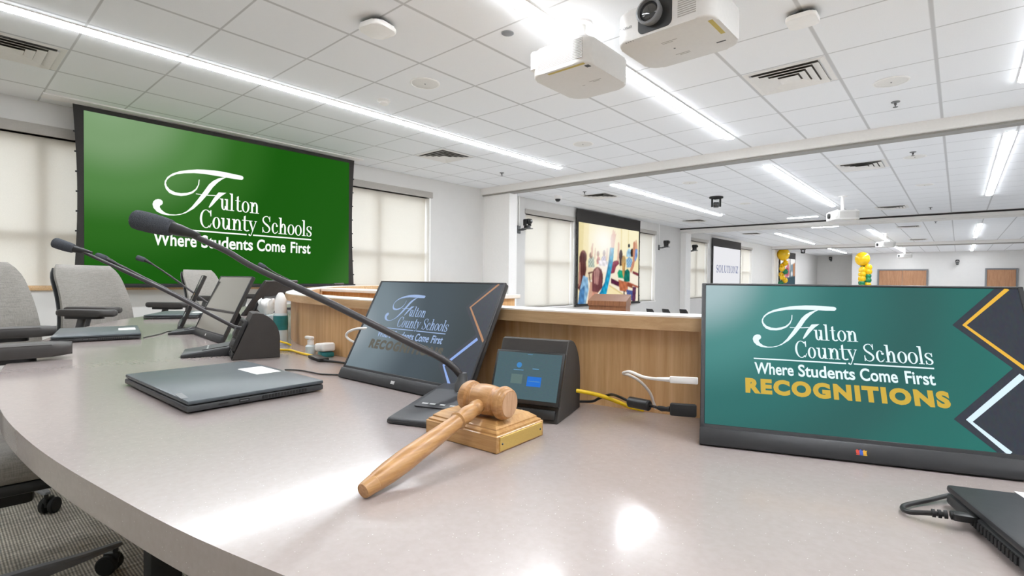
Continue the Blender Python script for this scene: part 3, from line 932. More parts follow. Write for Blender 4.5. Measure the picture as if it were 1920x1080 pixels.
def wall_camera(x, y, z, rz, lab):
    """faces local -y, wall on local +y"""
    t = thing('wall_camera', lab, 'camera', (x, y, z), rz, 'black cameras on wall arms')
    b = BM(); rbox(b, -.05, .05, -.02, .0, -.09, .07, .005); obj('wall_plate', b, M_['gunmetal'], t, smooth=30)
    b = BM(); tube(b, [(0, -.02, -.02), (0, -.12, -.02), (0, -.22, .0)], .02, 10); rbox(b, -.08, .08, -.32, -.14, -.012, .006, .005); obj('bracket', b, M_['gunmetal'], t, smooth=40)
    b = BM(); lathe(b, [(.07, .006), (.066, .05), (.04, .06)], 20, Matrix.Translation((0, -.23, 0))); obj('pan_base', b, M_['black'], t, smooth=40)
    for s in (-1, 1):
        b = BM(); rbox(b, s*.07-.014, s*.07+.014, -.27, -.19, .05, .17, .006); obj('yoke_arm', b, M_['black'], t, smooth=40)
    b = BM(); rbox(b, -.055, .055, -.32, -.16, .09, .19, .02, 3); h = obj('camera_head', b, M_['black'], t, smooth=40)
    b = BM(); lathe(b, [(.034, 0), (.034, .025), (.026, .028)], 18, rotm(90, 0, 0, (0, -.318, .14))); obj('lens', b, M_['lens'], h, smooth=40)
    return t
wc = wall_camera(WX+.0, 7.90, EZ+1.02, R(90), 'black camera on a wall arm beside the first far window')
def wall_cam_at(loc, rz, lab):
    r = dup(wc, loc, rz, lab)
    return r
wall_cam_at((WX, 14.35, EZ+1.00), R(90), 'black camera on a wall arm right of the classroom picture screen')
wall_cam_at((WX, 16.5, EZ+1.00), R(90), 'black camera on a wall arm left of the lettered white screen')
wall_cam_at((-.07, YF, EZ+1.06), 0, 'black camera on the far wall between the two wooden doors')
wall_cam_at((-6.0, 37.0, EZ+1.40), 0, 'small black camera right of the last picture screen')
# surface raceways running up from the wall cameras
for k, y in enumerate((7.90, 14.35, 16.5)):
    b = BM(); box(b, WX, WX+.02, y-.015, y+.015, EZ+1.08, CEIL)
    tag(obj('cable_raceway', b, M_['trim']), 'white cable raceway rising from the wall camera ' + ('before the classroom picture screen', 'after the classroom picture screen', 'before the lettered screen')[k], 'cable raceway')

# ------------------------------------------------------------------ projectors
def projector(loc, rz, lab, style, pole=.19, far=False):
    """upside down body; local -y is the side seen from the desk; base at its underside"""
    t = thing('projector', lab, 'projector', loc, rz, 'ceiling projectors')
    W, D, H = (.545, .445, .165) if style == 'front' else (.435, .545, .165)
    b = BM(); prism(b, rrect(-W/2, W/2, -D/2, D/2, .085, 8), 0, H, bev=.012, seg=3); obj('body', b, M_['projshell'], t, smooth=35)
    b = BM(); prism(b, rrect(-W/2+.02, W/2-.02, -D/2+.02, D/2-.02, .07, 8), H, H+.012, bev=.004); obj('lid', b, M_['projshell'], t, smooth=35)
    b = BM(); lathe(b, [(.07, H+.01), (.07, H+.025), (.035, H+.03), (.028, H+.045), (.028, H+pole), (.075, H+pole+.001), (.075, H+pole+.012)], 20); obj('ceiling_pole', b, M_['whiteplastic'], t, smooth=35)
    b = BM()
    for x, y in ((-W*.36, -D*.36), (W*.36, -D*.36), (-W*.36, D*.36), (W*.36, D*.36)): lathe(b, [(.016, H+.01), (.016, H+.028)], 12, Matrix.Translation((x, y, 0)))
    obj('screw_post', b, M_['trim'], t, smooth=35)
    fy = -D/2
    if style == 'front':
        b = BM()
        P = rrect(-.125, .065, .012, H+.004, .03)
        prism(b, P, -.001, .003, Matrix(((1, 0, 0, 0), (0, 0, -1, fy), (0, 1, 0, 0), (0, 0, 0, 1)))); lp = obj('lens_recess', b, M_['black'], t, smooth=35)
        b = BM(); m = rotm(90, 0, 0, (-.045, fy, .10))
        lathe(b, [(.060, 0), (.060, .028), (.066, .030), (.066, .052), (.056, .056), (.050, .040)], 36, m, cap=False); obj('lens_barrel', b, M_['greyplastic'], t, smooth=35)
        b = BM(); lathe(b, [(.051, .036), (.040, .045), (.02, .051), (.0001, .053)], 32, m); obj('lens', b, M_['lens'], t, smooth=50)
        b = BM()
        for i in range(11): box(b, .095, .19, fy-.0012, fy+.002, .035+i*.011, .040+i*.011)
        obj('vent_grille', b, M_['print_'], t)
        # maker's lettering on the face, upside down because the unit hangs from the ceiling
        b = BM(); text_bm(b, 'EPSON', -.235, -.165, -.006, .006, .02, 0, 1.05, cap_height(), mtx=Matrix(((-1, 0, 0, -.40), (0, 0, -1, fy-.0008), (0, -1, 0, .075), (0, 0, 0, 1)))); obj('lettering', b, M_['greyplastic'], t)
        b = BM()
        for i in range(4): box(b, -.205+i*.014, -.200+i*.014, fy+.006, fy+.016, -.0006, .0005)
        obj('indicator_light', b, M_['greyplastic'], t)
        b = BM(); prism(b, [(.225, -.16), (.248, -.16), (.248, .02), (.225, .02)], -.0008, .0005); obj('warning_sticker', b, M_['sticker'], t)
        b = BM(); prism(b, [(.17, .10), (.22, .10), (.22, .112), (.17, .112)], -.0008, .0005); prism(b, ellipse(-.03, .02, .006, .006, 10), -.0008, .0005); obj('foot_slot', b, M_['black'], t)
        b = BM()
        for x0, x1, y in ((-.06, .03, -.085), (-.06, -.0, -.07), (-.06, .02, .10), (-.04, .02, .115)): prism(b, rq(x0, x1, y, y+.005), -.0006, .0004)
        obj('fine_print', b, M_['print_'], t)
    else:
        b = BM()
        for i in range(13): box(b, -W/2+.075, .115, fy-.0012, fy+.002, .026+i*.0095, .0300+i*.0095)
        obj('vent_grille', b, M_['fascia'], t)
        b = BM()
        for i in range(13): box(b, .120, .190, fy-.0014, fy+.002, .026+i*.0095, .0312+i*.0095)
        obj('exhaust_grille', b, M_['print_'], t)
        b = BM(); prism(b, rq(-.085, .185, fy+.020, fy+.042), -.0008, .0005); obj('warning_sticker', b, M_['sticker'], t)
        b = BM(); prism(b, rq(.165, .195, fy+.06, fy+.095), -.0008, .0005); obj('sensor_window', b, M_['black'], t)
        b = BM(); lathe(b, [(.03, -.004), (.03, .10), (.022, .11)], 20, rotm(0, 0, 0, (-W/2+.028, fy+.03, H-.11)), cap=True); obj('corner_foot', b, M_['trim'], t, smooth=40)
        b = BM()
        for x0, x1, y in ((.05, .14, .02), (.07, .12, .035), (-.02, .0, .05)): prism(b, rq(x0, x1, y, y+.006), -.0006, .0004)
        obj('fine_print', b, M_['print_'], t)
        if far:
            b = BM(); m = rotm(0, -90, 0, (-W/2, .02, .09)); lathe(b, [(.05, 0), (.05, .03), (.04, .034)], 28, m); obj('lens_barrel', b, M_['black'], t, smooth=35)
    return t
PZ = EZ+1.30
# near pair: one seen lens first, one seen from its vented side
projector((-1.19, 2.735, PZ), R(-1), 'white projector hanging at the top with its dark lens facing the desk', 'front', CEIL-PZ-.165-.012)
projector((-1.90, 2.84, PZ), R(0), 'white projector with a yellow strip, left of the one showing its lens', 'side', CEIL-PZ-.165-.012)
for x, y, lab in ((-1.73, 11.75, 'white projector in the second bay at the end of a light run'), (-1.89, 21.3, 'white projector in the third bay, second in the distant row'), (-1.95, 30.5, 'farthest small white projector before the far wall')):
    projector((x, y, EZ+1.21), R(28), lab, 'side', CEIL-EZ-1.21-.165-.012, True)

# ------------------------------------------------------------------ projection screens
PM = Matrix(((0, 0, 1, 0), (1, 0, 0, 0), (0, 1, 0, 0), (0, 0, 0, 1)))   # xy outline -> the wall plane, pushed towards the room

def screen_frame(t, y0, y1, z0, z1, top, side, bow_, bottom):
    """black border cloth with bowed edges: inner rectangle y0..y1, z0..z1 (local to t)"""
    n = 14
    P = []
    for k in range(n+1):
        u = k/n; P.append((y1+side-bow_*math.sin(math.pi*u)*.9, z0-bottom+(z1+top-z0+bottom)*u))
    for k in range(n+1):
        u = 1-k/n; P.append((y0-side+bow_*math.sin(math.pi*u)*.9, z0-bottom+(z1+top-z0+bottom)*u))
    b = BM(); prism(b, P, -.004, .0, PM); obj('border_cloth', b, M_['screenblack'], t)
    b = BM(); rbox(b, -.025, .02, y0-side-.02, y1+side+.02, z0-bottom-.03, z0-bottom+.005, .006); obj('weight_bar', b, M_['blackm'], t, smooth=30)
    b = BM()
    for s, yy in ((-1, y0-side), (1, y1+side)):
        for k in range(8):
            u = .08+.11*k
            yk = yy+(-s)*bow_*math.sin(math.pi*u)*.9
            zz = z0-bottom+(z1+top-z0+bottom)*u
            box(b, -.006, .003, yk-.012, yk+.012, zz-.008, zz+.008)
    obj('tension_tab', b, M_['blackm'], t)

def put_logo(t, x, z, s, mats, dx, rot=0.0, plane=PM, off=.004):
    """logo on a wall screen, dx = start along the wall"""
    for k, (nm, f) in enumerate((('logo_emblem', logo_emblem), ('logo_lettering', logo_name), ('logo_rule', logo_rule), ('logo_motto', logo_motto))):
        b = f(0)
        bmesh.ops.transform(b, matrix=Matrix.Translation((0, 0, 0)) @ plane @ Matrix.Translation((dx, z, off)) @ Matrix.Rotation(rot, 4, 'Z') @ Matrix.Diagonal((s, s, 1, 1)), verts=b.verts)
        obj(nm, b, mats, t)

white_glow = glow('white projected letters', '#f4fbf2', 1.15)
# the green screen
t = thing('projection_screen', 'large green projection screen with white school lettering', 'projection screen', (-6.48, 2.46, EZ))
screen_frame(t, -1.447, 1.445, -.085, 1.612, .045, .082, .035, .012)
b = BM(); flat(b, rq(-1.447, 1.445, -.085, 1.612), .002, fn=lambda x, y, z: (z, x, y))
obj('screen_image', b, slide('green slide', ((0.0, '#88a77e'), (0.12, '#7d9f72'), (0.25, '#568749'), (0.39, '#2f6a21'), (0.54, '#1b5a10'), (0.84, '#1e5c13'), (1.0, '#3b6e2f')), (0, -1.25, 1.75), 3.3, rough=.9, spec=.05, base=.0), t)  # green ramps from pale at the upper left to deep
put_logo(t, 0, .515, 1.768, white_glow, 1.5805-2.46, -.0104)
b = BM(); box(b, -.07, .09, -1.75, 1.62, CEIL-EZ-.012, CEIL-EZ-.0005); obj('ceiling_slot', b, M_['trim'], t)

# the classroom picture, a flat projected image: coloured shapes on a cream ground
def persp_map(tl, tr, br, bl, d0, d1):
    def f(px, py):
        s = (px-tl[0])/(tr[0]-tl[0])
        yt = tl[1]+(tr[1]-tl[1])*s; yb = bl[1]+(br[1]-bl[1])*s
        v = (yb-py)/(yb-yt)
        w = s*d0/(d1-s*(d1-d0))
        return min(1, max(0, w)), min(1, max(0, v))
    return f
pm = persp_map((132, 85), (750, 185), (745, 890), (124, 903), 11.93, 14.16)
import numpy as np
def picture(name, t, shapes, pm_, y0, y1, z0, z1, nx, ny, soft=1):
    """a projected photograph: soft patches of colour on one flat sheet"""
    gx, gy = np.meshgrid((np.arange(nx*2)+.5)/(nx*2), (np.arange(ny*2)+.5)/(ny*2))
    img = np.zeros((ny*2, nx*2, 3))
    rng = np.random.default_rng(3)
    for sh in shapes:
        c, P = sh[0], [pm_(*p) for p in sh[1]]
        tex = sh[2] if len(sh) > 2 else ''
        inside = np.zeros(gx.shape, bool)
        for k in range(len(P)):
            (xa, ya), (xb, yb) = P[k-1], P[k]
            if ya == yb: continue
            cr = ((ya > gy) != (yb > gy)) & (gx < (xb-xa)*(gy-ya)/(yb-ya)+xa)
            inside ^= cr
        col = np.array(lin(c)[:3])
        v = np.ones(gx.shape)
        if tex == 'hair':
            st = rng.normal(0, 1, nx*2); st = np.convolve(st, [.25, .5, .25], 'same')
            v = np.clip(1+.30*st[None, :]+.10*np.sin(gy*40+gx*9), .45, 1.9)
        elif tex == 'cloth': v = np.clip(1+.16*np.sin(gx*95+gy*50)+.12*np.sin(gy*70-gx*30), .6, 1.5)
        elif tex == 'check': v = np.clip(1+.3*np.sign(np.sin(gx*170)*np.sin(gy*130)), .6, 1.5)
        img[inside] = (col[None, None, :]*v[..., None])[inside]
    for _ in range(soft):
        p = np.pad(img, ((1, 1), (1, 1), (0, 0)), 'edge')
        p = (p[:-2]+2*p[1:-1]+p[2:])/4
        img = (p[:, :-2]+2*p[:, 1:-1]+p[:, 2:])/4
    # daylight pouring in at the top of the photograph
    gl = np.exp(-(((gx-.38)/.20)**2+((gy-.80)/.22)**2))
    if name == 'pupils': img = img+(1-img)*(.75*gl)[..., None]
    b = BM()
    vs = [[b.verts.new((.002, y0+(y1-y0)*i/nx, z0+(z1-z0)*j/ny)) for i in range(nx+1)] for j in range(ny+1)]
    lay = b.loops.layers.float_color.new('picture')
    pad = np.pad(img, ((1, 1), (1, 1), (0, 0)), 'edge')
    node = (pad[0::2, 0::2]+pad[1::2, 0::2]+pad[0::2, 1::2]+pad[1::2, 1::2])/4
    for j in range(ny):
        for i in range(nx):
            f = b.faces.new((vs[j][i], vs[j][i+1], vs[j+1][i+1], vs[j+1][i]))
            for lp, (q, r_) in zip(f.loops, ((j, i), (j, i+1), (j+1, i+1), (j+1, i))):
                lp[lay] = (*node[q, r_], 1.0)
    return obj('screen_image', b, picture_mat('projected picture ' + name), t)

def head(cx, cy, rx, ry, c, tex='hair'): return (c, ellipse(cx, cy, rx, ry, 20), tex)
PIC = [  # colour, outline in picture marks
 ('#f1e3b4', [(120, 70), (760, 170), (760, 905), (110, 915)]),
 ('#f6ecc8', [(240, 90), (620, 160), (610, 600), (230, 560)]),
 ('#e6d7a2', [(120, 80), (186, 92), (178, 420), (120, 420)]), ('#eadcab', [(565, 150), (580, 155), (576, 560), (560, 560)]), ('#f7eec9', [(582, 150), (760, 175), (752, 420), (580, 420)]), ('#e8dcae', [(640, 170), (648, 172), (646, 400), (638, 400)]),
 ('#f3e7cf', [(180, 520), (560, 560), (760, 600), (760, 905), (180, 905)]),
 ('#e9d3b2', [(200, 510), (300, 560), (290, 640), (205, 650)]), ('#d9c3a0', [(205, 640), (290, 632), (292, 660), (205, 672)]),
 # middle distance pupils
 ('#a9b6a8', [(232, 470), (258, 430), (292, 440), (300, 540), (236, 540)], 'check'), head(262, 420, 17, 32, '#8b6a58'), ('#d6ab92', [(262, 345), (274, 300), (284, 300), (280, 420), (264, 430)]),
 ('#c37f78', [(318, 470), (330, 430), (352, 440), (362, 500), (322, 510)], 'cloth'), head(334, 405, 14, 30, '#a8765f'), ('#d9b09a', [(296, 420), (302, 345), (310, 345), (308, 450), (298, 470)]),
 ('#b9b3c8', [(368, 450), (392, 420), (414, 430), (418, 510), (370, 510)], 'check'), head(396, 400, 14, 32, '#9a7d78'), ('#e2c2ac', [(412, 450), (420, 352), (436, 348), (434, 450), (420, 490)]),
 ('#e6e0e4', [(340, 470), (440, 480), (430, 540), (345, 530)], 'cloth'), ('#f8efe2', [(330, 520), (470, 540), (470, 600), (330, 580)]), ('#6c4a42', [(232, 590), (300, 575), (300, 590), (236, 608)]), ('#4f3a3a', [(240, 606), (250, 604), (262, 690), (252, 692)]), ('#4f3a3a', [(284, 598), (292, 596), (290, 660), (282, 660)]),
 ('#8a2f48', [(470, 500), (500, 480), (546, 470), (552, 510), (520, 540), (505, 600), (470, 610)], 'cloth'), ('#dcae96', [(530, 480), (536, 300), (546, 288), (552, 310), (550, 478)]), head(568, 430, 19, 64, '#3f2826'), ('#3f2826', [(552, 440), (585, 440), (578, 530), (556, 530)], 'hair'),
 ('#9cc3d8', [(628, 385), (650, 352), (672, 372), (676, 440), (624, 440)], 'cloth'), head(650, 328, 11, 20, '#2b3038'), head(682, 400, 16, 44, '#33251f'), ('#86aecb', [(622, 470), (650, 440), (684, 460), (690, 545), (630, 550)], 'check'),
 ('#c78b70', [(692, 300), (704, 280), (714, 300), (722, 420), (704, 540), (676, 606), (662, 580), (690, 480)]), ('#7a97c6', [(716, 352), (740, 362), (738, 440), (716, 492), (708, 470)], 'cloth'), ('#d6a588', [(716, 360), (716, 278), (726, 266), (736, 330), (738, 366)]),
 ('#f4ead8', [(650, 600), (760, 640), (760, 740), (648, 680)]), ('#7d3440', [(690, 582), (760, 608), (760, 640), (690, 610)]), ('#a9553f', [(640, 690), (760, 740), (760, 760), (640, 712)]),
 ('#1d9c76', [(534, 600), (552, 568), (590, 580), (600, 660), (545, 650)], 'cloth'), ('#156d60', [(596, 590), (640, 560), (662, 590), (664, 690), (604, 700)], 'cloth'), head(598, 490, 22, 66, '#c2a067'), ('#b58d55', [(580, 500), (616, 500), (610, 600), (600, 660), (588, 610)], 'hair'),
 ('#b86b4a', [(545, 668), (640, 698), (648, 800), (560, 780)], 'cloth'), ('#8e4a36', [(640, 700), (692, 728), (692, 760), (640, 740)]), ('#54213c', [(470, 650), (552, 690), (554, 742), (470, 704)], 'cloth'), ('#4b5a92', [(630, 770), (722, 790), (720, 895), (640, 880)], 'check'), ('#5a3350', [(694, 742), (730, 750), (724, 895), (690, 890)], 'cloth'),
 ('#f0dfb0', [(452, 720), (610, 826), (600, 905), (400, 905)]), ('#d7c184', [(452, 716), (612, 822), (610, 836), (450, 730)]), ('#3c2a34', [(600, 780), (612, 782), (616, 880), (604, 880)]),
 # nearest three
 head(182, 440, 38, 74, '#7d5048'), ('#5d3330', [(142, 430), (168, 380), (206, 410), (216, 560), (192, 700), (150, 770), (124, 750)], 'hair'), ('#a8786a', [(138, 500), (154, 480), (160, 700), (134, 740)], 'hair'),
 ('#86aecd', [(184, 620), (232, 640), (242, 760), (216, 905), (130, 905), (150, 770)], 'cloth'), ('#4d7cac', [(148, 770), (202, 715), (196, 905), (128, 905)], 'cloth'),
 ('#cb9f88', [(256, 692), (276, 682), (292, 780), (268, 905), (230, 905)]), head(330, 640, 58, 104, '#8c6058'), ('#6a3d40', [(276, 650), (292, 560), (372, 560), (388, 650), (382, 745), (330, 806), (276, 776)], 'hair'), ('#b0807a', [(296, 580), (330, 545), (352, 580), (338, 720), (300, 700)], 'hair'), ('#c48c76', [(282, 782), (332, 792), (352, 862), (300, 905), (262, 905)], 'cloth'),
 ('#1f9bc2', [(455, 345), (498, 345), (490, 470), (462, 640), (418, 845), (340, 905), (320, 900), (345, 820), (405, 690), (440, 500)], 'cloth'), ('#157fa8', [(455, 345), (468, 345), (455, 520), (410, 720), (360, 850), (330, 890), (345, 820), (405, 690), (440, 500)], 'cloth'),
 ('#dfb39e', [(466, 347), (460, 255), (470, 212), (478, 205), (484, 165), (491, 166), (494, 205), (500, 178), (507, 182), (506, 215), (514, 200), (518, 208), (508, 270), (498, 347)]),
]
t = thing('projection_screen', 'screen showing pupils with raised hands in a classroom picture', 'projection screen', (-6.69, 11.475, EZ), 0)
screen_frame(t, -1.487, 1.487, -.565, 1.355, .302, .09, .03, .03)
picture('pupils', t, PIC, pm, -1.487, 1.487, -.565, 1.355, 120, 110)

t = thing('projection_screen', 'white projection screen with dark blue capital letters', 'projection screen', (-6.69, 20.19, EZ), 0)
screen_frame(t, -1.495, 1.495, -.50, 1.275, .30, .105, .03, .03)
b = BM(); flat(b, rq(-1.495, 1.495, -.50, 1.275), .002, fn=lambda x, y, z: (z, x, y)); obj('screen_image', b, glow('pale slide', '#ebebef', 1.0, .9, .0, .05), t)
b = BM()
xs = -1.19
for ch_, w_ in (('S', .25), ('O', .33), ('L', .27), ('U', .33), ('T', .28), ('I', .17), ('O', .32), ('N', .34), ('Z', .28)):
    serif(b, ch_, xs, xs+w_-.045, .33, .2, .27, .050, .017, .004, fn=lambda x, y, z: (z, x, y)); xs += w_-.012
obj('lettering', b, glow('navy projected letters', '#1d3c84', 1.0), t)

t = thing('projection_screen', 'farthest screen, half hidden, with people in red and dark clothes', 'projection screen', (-6.69, 29.45, EZ), 0)
screen_frame(t, -1.52, 1.47, -.50, 1.222, .33, .10, .03, .03)
pm2 = persp_map((952, 268), (1108, 300), (1108, 880), (952, 880), 25.2, 27.5)
PIC2 = [('#f4f3f0', [(952, 268), (1108, 300), (1108, 880), (952, 880)]), ('#2c3234', [(955, 420), (972, 345), (985, 420), (992, 340), (1003, 400), (1000, 600), (955, 640)]), ('#5a3c3c', ellipse(972, 470, 18, 90)),
        ('#c97f86', [(1005, 460), (1020, 420), (1034, 340), (1044, 350), (1048, 600), (1000, 640)]), ('#a3485a', ellipse(1025, 520, 16, 70)), ('#d9b3a0', [(1036, 300), (1046, 290), (1046, 380), (1036, 380)]),
        ('#3d3d44', [(1052, 285), (1058, 285), (1062, 640), (1050, 640)]), ('#7f97a4', [(1062, 400), (1085, 380), (1090, 600), (1062, 640)]), ('#b9835f', [(1085, 380), (1106, 360), (1107, 600), (1088, 620)]), ('#d8dfe2', ellipse(1074, 560, 10, 40)), ('#40555e', [(955, 640), (1108, 600), (1108, 880), (952, 880)])]
picture('people', t, PIC2, pm2, -1.52, 1.47, -.5, 1.222, 50, 40)

# ------------------------------------------------------------------ the curved desk
TT = 0.740
EDGE = spline([(1.9, 1.95, 0), (1.45, 1.30, 0), (.95, .78, 0), (.45, .43, 0), (0, .255, 0), (-.372, .152, 0), (-.62, .107, 0), (-.862, .079, 0), (-1.115, .071, 0), (-1.45, .092, 0), (-1.75, .140, 0), (-2.16, .240, 0), (-2.55, .395, 0), (-2.965, .63, 0), (-3.40, 1.03, 0), (-3.72, 1.55, 0), (-3.88, 2.1, 0), (-3.92, 2.9, 0)], 8)
PANEL = spline([(1.28, 2.10, 0), (1.0, 1.55, 0), (.70, 1.30, 0), (.40, 1.10, 0), (.15, .965, 0), (0, .890, 0), (-.15, .820, 0), (-.282, .757, 0), (-.464, .716, 0), (-.70, .697, 0), (-.95, .694, 0), (-1.2, .702, 0), (-1.42, .725, 0), (-1.62, .775, 0), (-1.85, .885, 0), (-2.15, 1.07, 0), (-2.5, 1.33, 0), (-2.85, 1.62, 0), (-3.06, 2.0, 0), (-3.16, 2.4, 0), (-3.20, 2.9, 0)], 8)

def offset(path, d):
    """shift a plan curve sideways: positive = away from the seats"""
    out = []
    n = len(path)
    for i, p in enumerate(path):
        a = path[max(i-1, 0)]; c = path[min(i+1, n-1)]
        v = (c-a); v.z = 0; v.normalize()
        out.append(p + Vector((v.y, -v.x, 0))*d)
    return out

def strip_wall(bm, inner, outer, z0, z1, bev=0.0):
    """solid between two plan curves"""
    P = [(p.x, p.y) for p in inner] + [(p.x, p.y) for p in outer[::-1]]
    prism(bm, P, z0, z1, bev=bev)

desk = thing('curved_desk', 'long curved desk with a speckled stone worktop and an oak front', 'desk', (0, 0, 0))
b = BM(); strip_wall(b, EDGE, offset(PANEL, .012), TT-.033, TT, .004); obj('worktop', b, M_['quartz'], desk, smooth=35)
b = BM(); strip_wall(b, PANEL, offset(PANEL, .046), TT-.033, EZ-.074); obj('oak_panel', b, M_['oak'], desk, smooth=30)
b = BM(); strip_wall(b, offset(PANEL, .014), offset(PANEL, .046), .0, TT-.034); obj('modesty_panel', b, M_['oak'], desk, smooth=30)
b = BM(); strip_wall(b, offset(PANEL, -.018), offset(PANEL, .052), EZ-.074, EZ-.0545, .0015); obj('ledge', b, M_['oakx'], desk, smooth=35)
b = BM(); strip_wall(b, offset(PANEL, -.0165), offset(PANEL, .0505), EZ-.0545, EZ-.052); obj('ledge_top', b, M_['ledge'], desk, smooth=35)
for x, y in ((-1.32, .34), (.3, .62), (-2.55, .75), (-3.35, 1.6)):
    b = BM(); rbox(b, x-.03, x+.03, y-.03, y+.03, .012, TT-.034, .004); rbox(b, x-.05, x+.05, y-.22, y+.22, .0, .014, .004); obj('leg', b, M_['blackm'], desk, smooth=30)

# a second low partition in oak just beyond the ledge
t = thing('wood_partition', 'low oak partition with a pale cap beyond the curved desk ledge', 'partition', (0, 0, 0))
b = BM(); box(b, -2.28, -1.15, 1.235, 1.33, .0, EZ-.066); obj('oak_panel', b, M_['oak'], t)
b = BM(); rbox(b, -2.29, -1.14, 1.22, 1.35, EZ-.066, EZ-.052, .002, 1); obj('cap', b, M_['ledge'], t, smooth=30)

# ------------------------------------------------------------------ portable monitors
MW, MH = .355, .222
ACT = (.0055, .0255, .3495, .2190)
def chev(z):
    return z
scr_green = slide('green recognition slide', ((0.0, '#c3ced3'), (0.10, '#a3bcc0'), (0.30, '#428884'), (0.52, '#256c68'), (0.72, '#265f5b'), (0.88, '#226b64'), (1.0, '#217068')), (-.01, .235, 0), .36, rough=.30, base=.015)  # paler towards its upper left corner
scr_teal2 = None
scr_dark = slide('dim slide with painted reflection', ((0.0, '#9aa5ab'), (0.25, '#74838b'), (0.6, '#46525a'), (1.0, '#3c4548')), (-.02, .10, 0), .36, rough=.28, base=.015)  # pale reflection gradient painted into the off-angle slide colours
scr_off = mat('dark glossy panel', '#4a4542', 0.10, spec=0.8, coat=0.6)
def monitor(loc, rz, tilt, lab, look):
    t = thing('portable_monitor', lab, 'monitor', loc, (R(90-tilt), 0, rz), 'portable monitors on the desk')
    fr = M_['charcoal']
    b = BM(); rbox(b, 0, MW, 0.0, MH, -.011, -.002, .0035, 2); obj('back_shell', b, M_['rubber'], t, smooth=40)
    b = BM()
    x0, y0, x1, y1 = ACT
    for a in ((0, x0, 0, MH), (x1, MW, 0, MH), (0, MW, y1, MH), (0, MW, .0165, y0)): rbox(b, a[0], a[1], a[2], a[3], -.003, .0012, .0008, 1)
    obj('bezel', b, fr, t, smooth=40)
    b = BM(); rbox(b, -.0005, MW+.0005, -.001, .0205, -.006, .0042, .002, 2); ch_ = obj('chin_bar', b, fr, t, smooth=40)
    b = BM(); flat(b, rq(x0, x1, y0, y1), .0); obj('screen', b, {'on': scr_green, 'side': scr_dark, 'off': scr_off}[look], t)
    b = BM(); tb = [(MW*.30, .10), (MW*.70, .10), (MW*.66, .012), (MW*.34, .012)]
    c_, s_ = math.cos(R(tilt)), math.sin(R(tilt))
    def wl(n, z): return (z*c_+n*s_, z*s_-n*c_)      # world run back / height -> panel height / depth
    h1 = (.125, -.011); f1 = wl(.115, .002)
    vs = []
    for yy, zz, w in ((h1[0], h1[1], .10), (f1[0], f1[1], .085)):
        for sx in (-1, 1):
            for dz in (0, .004): vs.append(b.verts.new((MW/2+sx*w, yy-dz*.6, zz-dz)))
    for q in ((0, 1, 3, 2), (4, 6, 7, 5), (0, 4, 5, 1), (2, 3, 7, 6), (0, 2, 6, 4), (1, 5, 7, 3)): b.faces.new([vs[i] for i in q])
    obj('kickstand', b, M_['black'], t)
    if look == 'off':
        b = BM(); box(b, MW/2-.004, MW/2+.004, .007, .014, .0042, .0046); obj('maker_badge', b, M_['whiteplastic'], ch_)
        return t
    on = look == 'on'
    wh = glow('slide white ' + look, '#e6f6fb' if on else '#9fb8e2', 1.1 if on else 1.0)
    for nm, f in (('logo_emblem', logo_emblem), ('logo_lettering', logo_name), ('logo_rule', logo_rule), ('logo_motto', logo_motto)):
        obj(nm, scaled(f(0), .1905, .064, .115, .0004), wh, t)
    b = BM(); text_bm(b, 'RECOGNITIONS', .0535, .2645, .0705, .0870, .06, .0005, 1.2, cap_height())
    obj('slide_heading', b, glow('slide gold ' + look, '#d3b03f' if on else '#5d5a50', 1.0), t)
    b = BM(); flat(b, [(.3276, y1), (.2799, .1705), (.3275, .1205), (.2647, .0576), (.2976, y0), (x1, y0), (x1, y1)], .0002)
    obj('slide_chevron', b, glow('slide navy ' + look, '#262d3a' if on else '#3b4049', 1.0, .3, .015), t)
    b = BM(); flat(b, band([(.3400, y1), (.2915, .1708), (.3400, .1190), (x1, .1085)], [.0042]*4), .0004)
    obj('slide_gold_line', b, glow('slide gold line ' + look, '#f3bd3e' if on else '#b98a66', 1.0), t)
    b = BM(); flat(b, band([(.3345, .1125), (.2785, .0572), (.3085, y0)], [.0062, .0060, .0055]), .0004)
    obj('slide_white_line', b, glow('slide white line ' + look, '#d9effb' if on else '#93b0ec', 1.1 if on else 1.0), t)
    # three little birds on the chin
    for k, c in enumerate(('#d94b3a', '#3f66c9', '#e2a72c') if on else ('#c9c9c9',)*3):
        b = BM(); cx_ = .1685+k*.0034
        flat(b, [(cx_-.0018, .0078), (cx_-.0022, .0112), (cx_-.0008, .0128), (cx_+.0004, .0116), (cx_+.0022, .0122), (cx_+.0012, .0098), (cx_+.0016, .0078)], .0044)
        flat(b, [(cx_-.0024, .0064), (cx_+.0020, .0064), (cx_+.0012, .0076), (cx_-.0018, .0076)], .0044)
        obj('maker_badge', b, mat('badge colour %d %s' % (k, look), c if k < 2 or not on else '#e2a72c', .4), ch_)
    return t
# camera-side monitor and its neighbours round the curve
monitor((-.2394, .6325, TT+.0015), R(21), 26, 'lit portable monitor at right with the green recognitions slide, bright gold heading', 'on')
monitor((-.9520, .5530, TT+.0015), R(2.6), 28, 'portable monitor behind the gavel, its slide looking grey and dim from the side', 'side')
monitor((-2.03, .612, TT+.0015), R(-5), 24, 'dark portable monitor left of the black wedge console, reflecting the wall', 'off')
monitor((-2.485, .700, TT+.0015), R(-16.5), 22, 'dark portable monitor seen edge on, left of the one reflecting the wall', 'off')
monitor((-3.01, 1.345, TT+.0015), R(-52), 34, 'far dark monitor standing just left of the white spray bottle', 'off')
monitor((-3.42, 1.85, TT+.0015), R(-40), 42, 'farthest dark monitor, small above the oak ledge', 'off')

